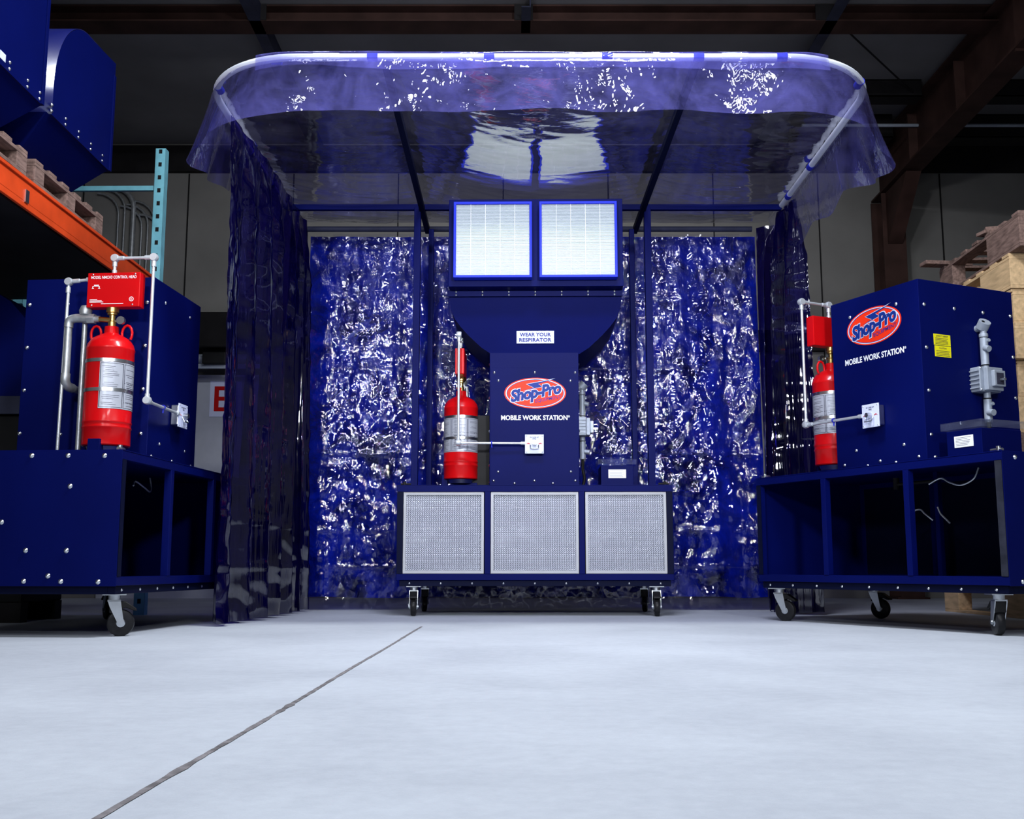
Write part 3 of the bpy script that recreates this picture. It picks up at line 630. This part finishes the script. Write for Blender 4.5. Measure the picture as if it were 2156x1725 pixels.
for (x, y) in ((-1.276, 5.575), (-.75, YF), (-.123, YF), (.512, YF), (1.004, YF), (1.452, YF), (XL + .045, 5.93), (XR - .075, 5.86), (XL, 6.9), (XL, 7.5), (XR, 7.15), (XR, 7.75)):
    s = .028 if abs(y - YF) < .06 else .03
    local(MB().tube([(x - s, y, ZC), (x + s, y, ZC)] if s == .028 else [(x, y - s, ZC), (x, y + s, ZC)], .024, 14)).build('tube_clip', 'blue_cap', cf, smooth=True)
for (x, y) in ((-1.0, YF), (.83, YF), (1.2, YF)): local(MB().tube([(x - .07, y, ZC), (x + .07, y, ZC)], .0235, 14)).build('tube_coupling', 'hoop', cf, smooth=True)
local(MB().box(XL, XR, YB - .02, YB + .02, ZC - .035, ZC + .008)).build('rear_bar', 'blue', cf, bevel=.003)
local(MB().cyl((XL + .08, YB2, ZC - .03), (XR - .12, YB2, ZC - .03), .022)).build('curtain_rail', 'bluesteel', cf, smooth=True)
for x in (-.68, .99):
    local(MB().box(x - .02, x + .02, YF + .01, YB2 + .05, ZC - .055, ZC - .012)).build('boom', 'black_blue', cf, bevel=.003)
    s = 1 if x > 0 else -1
    local(MB().box(x + s * .035 - .025, x + s * .035 + .025, YB - .03, YB + .03, Z1 + .01, ZC - .02)).build('mast', 'blue', cf, bevel=.003)
    local(MB().box(x - s * .04 - .02, x - s * .04 + .02, YB2 - .1, YB2 - .05, Z1 + .01, ZC - .06)).build('rear_mast', 'blue', cf, bevel=.003)

# ------------------------------------------------------------------ sheets
def nz(x, y, z): return noise.noise(Vector((x, y, z)))
def ridg(x, y, z): return 1 - abs(noise.noise(Vector((x, y, z)))) * 2
# roof sheet
def roof_fn(u, v):
    x = XL + (XR - XL) * u
    dx = min(x - XL, XR - x)
    yf = YF
    if dx < RC: yf = YF + RC - math.sqrt(max(0, RC * RC - (RC - dx) ** 2))
    y = yf + (YB2 - yf) * v
    b = [XL, -.68, .99, XR]; sag = 0
    for i in range(3):
        if b[i] <= x <= b[i + 1]: t = (x - b[i]) / (b[i + 1] - b[i]); sag = 4 * t * (1 - t) * (.06 if i != 1 else .135)
    sag *= math.sin(math.pi * min(1, v * .98 + .01)) ** .7
    z = ZC + .024 - sag + .007 * nz(x * 2.2, y * 5, 3.1) + .0035 * ridg(x * 3.0 + y * 2, y * 14 - x * 5, 8)
    e = min(u, 1 - u)
    if e < .16: z += .004 * (1 - e / .16) * ridg((x * 3 + y * 6), (y * 9 - x * 4), 1.7)
    return (x, y, z)
o = MB().grid(roof_fn, 150, 130).build('canopy_roof_sheet', 'clear', smooth='all')
tag(o, 'clear vinyl roof sheet stretched over the hoop, mirroring the white filters', 'plastic sheet')

def valance(name, pts, drop, off, flare, label, mat='valance', amp=.02, seed=0, top=.024):
    """sheet hanging from the hoop along pts"""
    P = [Vector((x, y, 0)) for x, y in pts]; L = [0]
    for i in range(1, len(P)): L.append(L[-1] + (P[i] - P[i - 1]).length)
    T = L[-1]
    def at(s):
        for i in range(1, len(P)):
            if s <= L[i] or i == len(P) - 1:
                t = (s - L[i - 1]) / max(1e-6, L[i] - L[i - 1]); p = P[i - 1].lerp(P[i], min(1, max(0, t))); d = (P[i] - P[i - 1]).normalized(); return p, Vector((d.y, -d.x, 0))
    def fn(u, v):
        s = T * u; p, n = at(s); n = n if True else n
        dr = drop(p.x, p.y) if callable(drop) else drop
        fl = flare(p.x, p.y) if callable(flare) else flare
        w = amp * v * (math.sin(s * 7.3 + seed) + .9 * nz(s * 3, v * 1.0, seed)) + .003 * nz(s * 9, v * 3, seed + 3)
        q = p + n * (off * min(1, v * 6) + fl * v ** 1.3 + w * .6)
        zz = ZC + top - dr * v + .006 * nz(s * 5, v * 3, seed + 9)
        return (q.x, q.y, zz)
    o = MB().grid(fn, int(T * 55), 34).build(name, mat, smooth='all')
    return tag(o, label, 'plastic sheet', None)
HP = hoop_path(n=16, yend=8.4)
def corner(x, y):
    dl = math.hypot(x - (XL + .05), y - (YF + .55)); dr_ = math.hypot(x - (XR - .05), y - (YF + .55))
    return max(0, 1 - min(dl, dr_) / .8)
front = [p for p in HP if p[1] < YF + RC + .62]
cs = [math.hypot(front[i + 1][0] - front[i][0], front[i + 1][1] - front[i][1]) for i in range(len(front) - 1)]
valance('front_valance', front, lambda x, y: .345 + (.10 if x < 0 else .13) * corner(x, y) + .02 * nz(x * 2, y * 2, 1), .022, lambda x, y: .02 +  (.10 if x < 0 else .11) * corner(x, y) * (1.0 + .35 * math.sin(y * 17)), 'long clear vinyl skirt hanging from the curved front tube', seed=1.2, amp=.022)
valance('valance_overlap', [p for p in front if XL + .35 < p[0] < XR - .35], lambda x, y: .115 + .03 * nz(x * 1.3, 5, 2), .045, .01, 'short upper fold of clear vinyl over the front tube', seed=4.4, amp=.012, top=.03)
left_side = [p for p in HP if p[0] < XL + .02 and p[1] > YF + RC + .5]
right_side = [p for p in HP if p[0] > XR - .02 and p[1] > YF + RC + .5]
valance('side_valance', left_side, lambda x, y: .40 + .05 * nz(y * 2, 1, 5) - .10 * max(0, y - 7.6), .02, .03, 'clear vinyl skirt along the left tube above the gathered curtain', seed=2.1, amp=.02)
valance('side_valance', right_side, lambda x, y: .38 + .07 * nz(y * 2.5, 4, 5), .02, .05, 'clear vinyl skirt along the right tube, bunched at its rear', seed=6.3, amp=.014)

def curtain(name, path, z0, z1, mat, label, folds, amp, crinkle, res, nzv, seed=0, flare=0.0, cfreq=7.0):
    P = [Vector((x, y, 0)) for x, y in path]; L = [0]
    for i in range(1, len(P)): L.append(L[-1] + (P[i] - P[i - 1]).length)
    T = L[-1]
    def fn(u, v):
        s = T * u
        for i in range(1, len(P)):
            if s <= L[i] + 1e-6 or i == len(P) - 1:
                t = min(1, (s - L[i - 1]) / max(1e-6, L[i] - L[i - 1])); p = P[i - 1].lerp(P[i], t); d = (P[i] - P[i - 1]).normalized(); break
        n = Vector((d.y, -d.x, 0)); z = z1 + (z0 - z1) * v
        ph = folds * s * 2 * math.pi + 1.6 * nz(s * 1.7, z * .25, seed) * 2
        a = amp * (.65 + .35 * v + flare * v) * (.15 + .85 * min(1, v * 7))
        w = a * math.sin(ph) + a * .4 * math.sin(ph * 1.9 + seed + z * .3) + crinkle * (ridg(s * cfreq, z * cfreq * .45, seed + 5) * .6 + nz(s * cfreq * 2.3, z * cfreq * 1.6, seed + 2))
        w += .007 * sum(math.exp(-((z - zc - .02 * nz(s * 2, zc, seed)) / .010) ** 2) for zc in (.34, .62, 1.22, 1.9, 2.5))
        q = p + n * w + d * (a * .35 * math.sin(ph * 2))
        return (q.x, q.y, z + (.006 * math.sin(ph) if v > .99 else 0))
    o = MB().grid(fn, res, nzv).build(name, mat, smooth='all')
    if label: tag(o, label, 'curtain', 'vinyl curtains hanging from the canopy frame')
    return o
def hem(name, o, mat): pass
curtain('side_curtain', [(-1.69, 6.22), (-1.635, 6.9), (-1.62, 8.35)], .015, ZC - .03, 'tinted', 'dark blue tinted vinyl curtain gathered in folds on the left side', 3.0, .055, .008, 300, 120, 1.0, .3)
curtain('side_curtain', [(2.08, 7.7), (2.03, 8.05), (2.16, 8.3), (1.95, 8.42)], .015, ZC - .03, 'tinted', 'dark blue tinted vinyl curtain bunched at the right rear corner', 4.6, .07, .010, 300, 120, 3.0, .4)
curtain('back_curtain', [(-1.64, 8.60), (.1, 8.61), (1.98, 8.60)], .10, ZC - .05, 'backblue', 'bright blue translucent back curtain behind the centre station', 1.1, .025, .010, 420, 150, 5.0)
curtain('clear_back_sheet', [(-1.45, 8.53), (.1, 8.54), (1.85, 8.53)], .012, ZC - .05, 'crinkle', 'crinkled clear vinyl sheet covered in glints in front of the blue back curtain', 1.7, .014, .009, 520, 420, 9.0, 0, 8.0)

# ------------------------------------------------------------------ building shell
fl = MB().box(-6, 7, -3, 12.6, -.12, 0).build('floor', 'floor'); struct(fl)
# sawn control joint: irregular filled strip
rj = random.Random(3); js = MB(); pts_l = []; pts_r = []
y = -1.0
while y < 6.25:
    c = -.549 + (.041) * (y - 1.5) / 4.75 + .0015 * math.sin(y * 3)
    w = .0045 + rj.uniform(0, .003) + (.004 if rj.random() < .08 else 0)
    pts_l.append((c - w, y, .0012)); pts_r.append((c + w + rj.uniform(0, .002), y, .0012)); y += .035
n = len(pts_l); js.add(pts_l + pts_r, [(i, i + 1, n + i + 1, n + i) for i in range(n - 1)])
jo = js.build('trim_1', 'joint'); struct(jo)
struct(MB().box(-6, 7, 12.0, 12.2, 0, 5.3).build('wall_back', 'wall'))
struct(MB().box(-6, -5.8, -3, 12, 0, 5.3).build('wall_left', 'wall'))
struct(MB().box(6.8, 7, -3, 12, 0, 5.3).build('wall_right', 'wall'))
struct(MB().box(-6, 7, -3, 12.0, 5.16, 5.3).build('ceiling', 'roof'))
ws = MB()
for x in (-4.9, -3.7, -2.5, -1.3, -.1, 1.1, 2.3, 3.5, 4.9, 5.9): ws.box(x - .006, x + .006, 11.985, 12.001, .1, 4.8)
struct(ws.build('trim_2', 'darksteel'))
struct(MB().box(-5.8, 6.8, 11.93, 12.0, 4.81, 5.12).build('trim_3', 'darksteel'))
struct(MB().box(-5.8, 6.8, 11.9, 12.0, 2.72, 2.95).build('trim_4', 'darksteel'))
def ibeam(mb, a, b, w, h, tf=.014, tw=.01):
    a = Vector(a); b = Vector(b); d = (b - a).normalized(); up = Vector((0, 0, 1))
    if abs(d.z) > .9: up = Vector((0, 1, 0))
    mb.bar(a + up * (h / 2 - tf / 2), b + up * (h / 2 - tf / 2), w, tf, up); mb.bar(a - up * (h / 2 - tf / 2), b - up * (h / 2 - tf / 2), w, tf, up); mb.bar(a, b, tw, h - 2 * tf, up)
t = thing('roof_beam', 'dark red oxide steel roof beam crossing the top of the picture', 'beam', (0, 8.95, 5.075))
m = MB(); ibeam(m, (-5.8, 0, .0), (6.8, 0, .0), .24, .15); m.build('beam_web', 'rust', t)
for x in (-2.2, .1, 2.7): MB().box(x - .08, x + .08, -.13, -.12, -.072, .072).build('connection_plate', 'darksteel', t)
t = thing('steel_column', 'dark red steel column standing against the back wall at right', 'column', (4.21, 11.78, 0))
m = MB(); ibeam(m, (0, 0, 0), (0, 0, 4.43), .25, .36); m.build('column_shaft', 'rust', t)
MB().box(-.17, .17, -.2, .2, 0, .02).build('base_plate', 'rust', t)
t = thing('steel_rafter', 'deep brown steel rafter running from the right column toward the viewer', 'rafter', (4.21, 12, 4.4))
m = MB()
vs = []
for (yy, zb) in ((-.0, 0), (-5.5, .14)): pass
m.bar((0, -.02, .06), (0, -7.5, .22), .22, .02); m.bar((0, -.02, .66), (0, -7.5, .70), .22, .02); m.prism([(-.02, .06), (-7.5, .23), (-7.5, .69), (-.02, .65)], -.006, .006, 'x')
m.build('rafter_web', 'rust', t)
for yy in (-1.2, -2.4, -3.6): MB().prism([(yy, .1), (yy - .02, .1), (yy - .02, .6), (yy, .6)], -.1, .1, 'x').build('stiffener_plate', 'rust', t)
MB().prism([(-.41, .03), (-1.05, .045), (-.41, -.55)], -.08, .08, 'x').build('haunch', 'rust', t)
for i, (yy, z0, z1) in enumerate(((10.35, 4.98, 5.16), (11.2, 4.9, 5.16))):
    for xa, xb, side in ((3.0, 4.09, 'short dark purlin left of the brown rafter'), (4.33, 6.8, 'long dark purlin right of the brown rafter')):
        m = MB().box(xa, xb, yy - .04, yy + (.16 if i == 0 else .2), z0, z0 + .012).box(xa, xb, yy - .04, yy - .03, z0, z1).box(xa, xb, yy - .04, yy + .06, z1 - .012, z1)
        tag(m.build('purlin', 'darksteel'), side + (', the one nearer the viewer' if i == 0 else ', the one nearer the wall'), 'purlin', 'roof purlins at right')
tag(MB().cyl((3.0, 10.75, 4.86), (6.8, 10.75, 4.86), .018).build('ceiling_conduit', 'grey', smooth=True), 'thin grey conduit running under the purlins at right', 'conduit')
for x, nm in ((-2.22, 'dark blue-grey ceiling joist above the left end of the canopy'), (2.76, 'dark blue-grey ceiling joist above the right end of the canopy'), (.12, 'dark ceiling joist above the middle of the canopy')):
    w = .05 if x != .12 else .04
    j = thing('ceiling_joist', nm, 'joist', (x, 9, 5.1), 0, 'ceiling joists')
    MB().box(-w, w, -.4 if x == .12 else -6, .05 if x == .12 else 3, -.10, -.088).box(w - .012, w, -.4 if x == .12 else -6, .05 if x == .12 else 3, -.09, .05).build('angle_bar', 'bluesteel', j)
tag(MB().bar((2.9, 9.07, 5.1), (4.0, 10.31, 5.02), .012, .012).build('brace_cable', 'darksteel'), 'thin dark brace rod near the right ceiling joist', 'brace rod')
# wall conduits behind the rack
for k, (x, zt, r) in enumerate(((-4.47, 4.55, .012), (-4.40, 4.6, .012), (-4.30, 4.62, .03), (-4.20, 4.4, .012), (-4.13, 4.42, .012), (-4.06, 4.46, .012), (-3.98, 4.3, .015))):
    xo = x * 1.0
    pth = [(xo, 11.94, 2.6), (xo, 11.94, zt - .25)] + [(xo - .25 * (1 - math.cos(a)), 11.94, zt - .25 + .25 * math.sin(a)) for a in [math.pi / 2 * q / 6 for q in range(1, 7)]]
    tag(MB().tube(pth, r, 10).build('wall_conduit', 'pipe', smooth=True), 'grey conduit bending over on the back wall behind the teal rack upright', 'conduit', 'wall conduits behind the rack')
# door in the back wall, with mechanism box above
dr = MB().box(-4.5, -2.6, 11.95, 12.0, 0, 2.45).build('door_1', 'door'); struct(dr)
F = Face((-3.30, 11.95, 1.22)); m = MB(); F.rect(m, -.05, .30, .76, 1.16, 0, .006); so = m.build('door_sign', 'sign', dr)
m = MB(); F.rect(m, .0, .05, .82, 1.10, .006, .008)
for v in (.82, .94, 1.055): F.rect(m, .05, .17, v, v + .045, .006, .008)
m.build('sign_letter', 'red', so)
t = thing('door_operator', 'dark roller mechanism above the white door at left', 'door operator', (-3.6, 11.7, 2.47))
MB().box(-.85, .95, -.1, .29, .22, .62).build('roller_cover', 'darksteel', t, bevel=.02)
MB().cyl((-.85, .02, .12), (.95, .02, .12), .05).box(-.8, .9, -.05, -.02, 0.0, .05).build('roller_bar', 'grey', t, smooth=True)
MB().box(.25, .5, -.12, .1, .04, .17).build('motor', 'black', t, bevel=.01)

# ------------------------------------------------------------------ left pallet rack
rk = thing('pallet_rack', 'pallet rack with orange beam and teal perforated uprights at upper left', 'pallet rack', (-2.62, 5.3, 0), R(-.8))
m = MB().box(-.06, -.012, -2.5, 2.42, 2.28, 2.40).box(-.06, .0, -2.5, 2.42, 2.395, 2.415).box(-.03, -.012, -2.5, 2.42, 2.25, 2.29)
m.build('beam', 'orange', rk, bevel=.003)
m = MB().box(-1.06, -1.01, -2.5, 2.42, 2.30, 2.41); m.build('beam', 'orange', rk, bevel=.003)
MB().box(-1.07, -.062, -2.5, 2.42, 2.26, 2.275).build('shelf_deck', 'darksteel', rk)  # near-black colour puts the shade under the shelf into the deck
MB().box(-.012, -.004, 0.35, .39, 2.28, 2.35).build('beam_clip', 'zinc', rk)
for x in (-.03, -1.03):
    u = MB(); yy = 2.46
    u.box(x - .038, x + .038, yy, yy + .003, 0, 3.42).box(x + .035, x + .038, yy, yy + .07, 0, 3.42).box(x - .038, x - .035, yy, yy + .07, 0, 3.42)
    uo = u.build('upright', 'teal', rk)
    if x > -.5:
        h = MB()
        for k in range(34): h.box(x - .012, x + .012, yy - .0015, yy, .08 + k * .1, .112 + k * .1)
        h.build('slot_row', 'black', uo)
m = MB().box(-1.0, -.06, 2.47, 2.50, 3.10, 3.135)
m.build('cross_brace', 'teal', rk)

def make_pallet(label, loc, L, Wd, Ht, mat, group, rz=0, deckgap=.09, side_boards=True, block=.5, open_mid=False):
    t = thing('wooden_pallet', label, 'pallet', loc, rz, group)
    th = .02
    for x in (-Wd / 2, -.05, Wd / 2 - .1):
        for y, bl in (((0, block), (L - .26, .26)) if open_mid else ((0, block), ((L - block) / 2, block), (L - block, block))):
            MB().box(x, x + .1, y, y + bl, th, Ht - th * 2).build('block', mat, t, bevel=.003)
    for x in (-Wd / 2, -.05, Wd / 2 - .1): MB().box(x, x + .1, 0, L, Ht - 2 * th, Ht - th).build('stringer_board', mat, t, bevel=.002)
    n = int(L / (.1 + deckgap))
    for k in range(n):
        y = k * (L - .1) / (n - 1)
        MB().box(-Wd / 2 + random.uniform(-.01, .01), Wd / 2, y, y + .1, Ht - th, Ht).build('deck_board', mat, t, bevel=.002)
    for x in (-Wd / 2, -.05, Wd / 2 - .1): MB().box(x, x + .1, 0, L, 0, th).build('base_board', mat, t, bevel=.002)
    return t
make_pallet('brown wooden pallet on the rack beam, the nearer one under the tall blue duct', (-3.12, 4.62, 2.417), 1.02, 1.0, .14, 'oldwood', 'pallets on the rack', block=.12, deckgap=.05)
make_pallet('brown wooden pallet on the rack beam, the farther one under the curved blue duct', (-3.12, 5.74, 2.417), 1.0, 1.0, .14, 'oldwood', 'pallets on the rack', block=.12, deckgap=.05)

def make_duct(label, loc, prof, x0, x1, rivy, lower, sticker=False, arc=None):
    t = thing('exhaust_hood', label, 'exhaust hood', loc, 0, 'blue exhaust hoods')
    MB().prism(prof, x0, x1, 'x').build('hood_shell', 'blue', t, smooth=True)
    p = MB().prism([(a, b) for a, b in prof], x1, x1 + .004, 'x').build('side_plate', 'blue', t)
    for y in rivy:
        for dz in (.015, -.02): bolt(p, (x1 + .004, y, dz), (1, 0, 0), .9)
    if arc:
        k = len(arc); vs = [(x, a - .004, b + .004) for x in (x0, x1 + .004) for a, b in arc]
        rs = MB().add(vs, [(i, i + 1, k + i + 1, k + i) for i in range(k - 1)]).build('rounded_sheet', 'lit_gloss_blue', t, smooth='all')
        sm = rs.modifiers.new('thickness', 'SOLIDIFY'); sm.thickness = .003
    # sloping lower part to the outlet
    (ya, yb) = lower; zb = -.27
    vs = [(x0, ya, -.04), (x1 - .01, ya, -.04), (x1 - .01, yb, -.04), (x0, yb, -.04), (x0, ya + .1, zb), (x1 - .22, ya + .1, zb), (x1 - .22, yb - .15, zb), (x0, yb - .15, zb)]
    m = MB(); m.add(vs, [(0, 1, 2, 3), (7, 6, 5, 4), (0, 4, 5, 1), (1, 5, 6, 2), (2, 6, 7, 3), (3, 7, 4, 0)]); m.build('tapered_outlet', 'blue', t)
    MB().box(x1 + .004, x1 + .012, prof[-1][0] - .0 if False else max(a for a, b in prof) - .03, max(a for a, b in prof), -.04, max(b for a, b in prof) - .09).build('edge_flange', 'blue', t, bevel=.001)
    if sticker: MB().box(x1 + .004, x1 + .006, rivy[0] + .07, rivy[0] + .13, -.01, .03).build('part_label', 'sign', p)
    return t
arc = [(.04 + .46 * (1 - math.cos(a)), .12 + .53 * math.sin(a)) for a in [math.pi / 2 * k / 14 for k in range(15)]]
prof2 = [(.04, -.04)] + arc + [(.70, .665), (.92, .685), (.92, -.04)]
make_duct('blue curved exhaust hood on the rack, its rounded front catching light', (-2.55, 5.70, 2.85), prof2, -.85, 0, [.033 + i * .187 for i in range(5)], (-.0, .9), False, [(.04, -.04)] + arc + [(.70, .665)])
prof1 = [(-.70, -.04), (-.70, 1.4), (.0, 1.4), (.0, -.04)]
make_duct('tall flat-sided blue hood at the top left corner with a small part label', (-2.55, 5.62, 2.85), prof1, -.85, 0, [-.58, -.40, -.193, -.045], (-.68, .0), True)
prof3 = [(.0, -.04)] + [(.55 * (1 - math.cos(a)), .30 + .48 * math.sin(a)) for a in [math.pi / 2 * k / 12 for k in range(13)]] + [(.9, .78), (.9, -.04)]
t = thing('exhaust_hood', 'spare curved blue hood behind the left station, under the rack', 'exhaust hood', (-2.95, 6.62, 1.33), 0, 'blue exhaust hoods')
cp = [(-.9, -.04), (-.9, .76), (-.45, .76), (-.30, .72), (-.17, .64), (-.08, .54), (.0, .45), (.0, -.04)]
MB().prism(cp, 0, .6).build('hood_shell', 'blue', t, smooth=True)
MB().box(-.92, .02, -.02, .0, -.07, .04).build('flange', 'bluesteel', t, bevel=.002)
bolt(t, (-.42, -.004, .45), (0, -1, 0))
t = thing('storage_crate', 'dark crate under the spare hood behind the left station', 'crate', (-3.4, 6.95, 0))
MB().box(-.45, .45, -.3, .3, .12, 1.26).build('crate_body', 'black', t, bevel=.01)
MB().box(-.45, .45, -.3, -.2, 0, .12).box(-.45, .45, .2, .3, 0, .12).build('crate_skid', 'darksteel', t)

# ------------------------------------------------------------------ right stack of pallets
lv = 0.0
names = ['topmost', 'second from the top', 'third from the top', 'fourth from the top', 'fifth from the top', 'sixth from the top', 'seventh from the top', 'eighth from the top', 'ninth from the top', 'tenth from the top', 'lowest']
NP = 11; Hp = .24
for i in range(NP):
    idx = NP - 1 - i
    mat = 'oldwood' if idx in (0, 6) else 'pine'
    dx = [0, .0, .015, -.01, .02, 0, -.02, .01, .0, .02, 0][idx]; dy = [-.18, 0, .02, -.04, .03, .02, 0, .05, -.02, .06, 0][idx]
    make_pallet(('dark weathered' if mat == 'oldwood' else 'pale pine') + ' skid in the stack at right, ' + names[idx], (3.3 + .55 + dx, 7.02 + dy, i * Hp), 1.42, 1.1, Hp - .002, mat, 'wooden skids stacked at right', block=[.52, .46, .44, .5, .42, .46, .5, .44, .46, .5, .46][idx], open_mid=True, rz=R([-1.5, 0, .6, -.5, .4, 0, -.8, .5, 0, .7, 0][idx]))
t = thing('scrap_boards', 'short broken boards lying on the top skid at right', 'boards', (3.45, 7.4, NP * Hp))
MB().box(-.16, .22, -.02, .08, 0, .025).build('board', 'oldwood', t, bevel=.004, rot=(0, 0, .2))
MB().box(-.12, .2, -.05, .06, .03, .06).build('board', 'oldwood', t, bevel=.004, rot=(.1, 0, -.3))
MB().box(-.18, .2, .75, .86, 0, .03).build('board', 'oldwood', t, bevel=.004, rot=(0, 0, .12))

# ------------------------------------------------------------------ light
def area(name, loc, target, size, sy, power, col=(1, 1, 1), spread=None):
    l = bpy.data.lights.new(name, 'AREA'); l.shape = 'RECTANGLE'; l.size = size; l.size_y = sy; l.energy = power; l.color = col
    if spread: l.spread = spread
    o = bpy.data.objects.new(name, l); COL.objects.link(o); o.location = loc
    o.rotation_euler = (Vector(target) - Vector(loc)).to_track_quat('-Z', 'Y').to_euler()
    return o
area('high_bay_lamp', (.35, 4.55, 4.95), (.35, 4.95, 0), 1.3, .45, 250, (.90, .94, 1.0))
for x, e in ((-1.9, 26), (.1, 66), (2.3, 34)):
    area('high_bay_lamp', (x, 1.3, 4.95), (x, 1.6, 0), 1.2, .32, e, (.90, .95, 1.0))
    area('high_bay_lamp', (x, -1.6, 4.95), (x, -.6, 0), 1.2, .32, e, (.90, .95, 1.0))
area('front_glint_fill', (1.7, -1.4, 3.0), (.2, 8.5, 2.0), .42, .42, 32, (.92, .95, 1.0), R(52))  # pair of unseen lamps added to fill front faces and raise glints
area('front_glint_fill', (-1.9, -1.2, 2.8), (.1, 8.5, 2.0), .42, .42, 24, (.92, .95, 1.0), R(52))
area('high_bay_lamp', (-1.5, 4.6, 4.95), (-2.6, 5.6, 3.2), .9, .4, 14, (.92, .95, 1.0))
area('wall_accent_fill', (.6, 10.2, 4.75), (.3, 11.6, 1.5), 2.6, .2, 3, (1, .95, .88))  # unseen lamp added as a small accent to brighten the back wall
w = bpy.data.worlds.new('world'); scene.world = w; w.use_nodes = True
w.node_tree.nodes['Background'].inputs['Color'].default_value = (.5, .55, .7, 1); w.node_tree.nodes['Background'].inputs['Strength'].default_value = .004

# ------------------------------------------------------------------ camera
cd = bpy.data.cameras.new('camera'); cam = bpy.data.objects.new('camera', cd); COL.objects.link(cam)
cd.sensor_width = 36; cd.lens = 36 * 2295.8 / 2156; cd.sensor_fit = 'HORIZONTAL'
cam.location = (0, 0, .33); cam.rotation_euler = (R(90 + 8.245), 0, 0)
scene.camera = cam
scene.view_settings.view_transform = 'Standard'; scene.view_settings.look = 'None'
scene.view_settings.exposure = 0.3; scene.view_settings.gamma = 1
scene.cycles.transparent_max_bounces = 24; scene.cycles.max_bounces = 8; scene.cycles.use_denoising = True
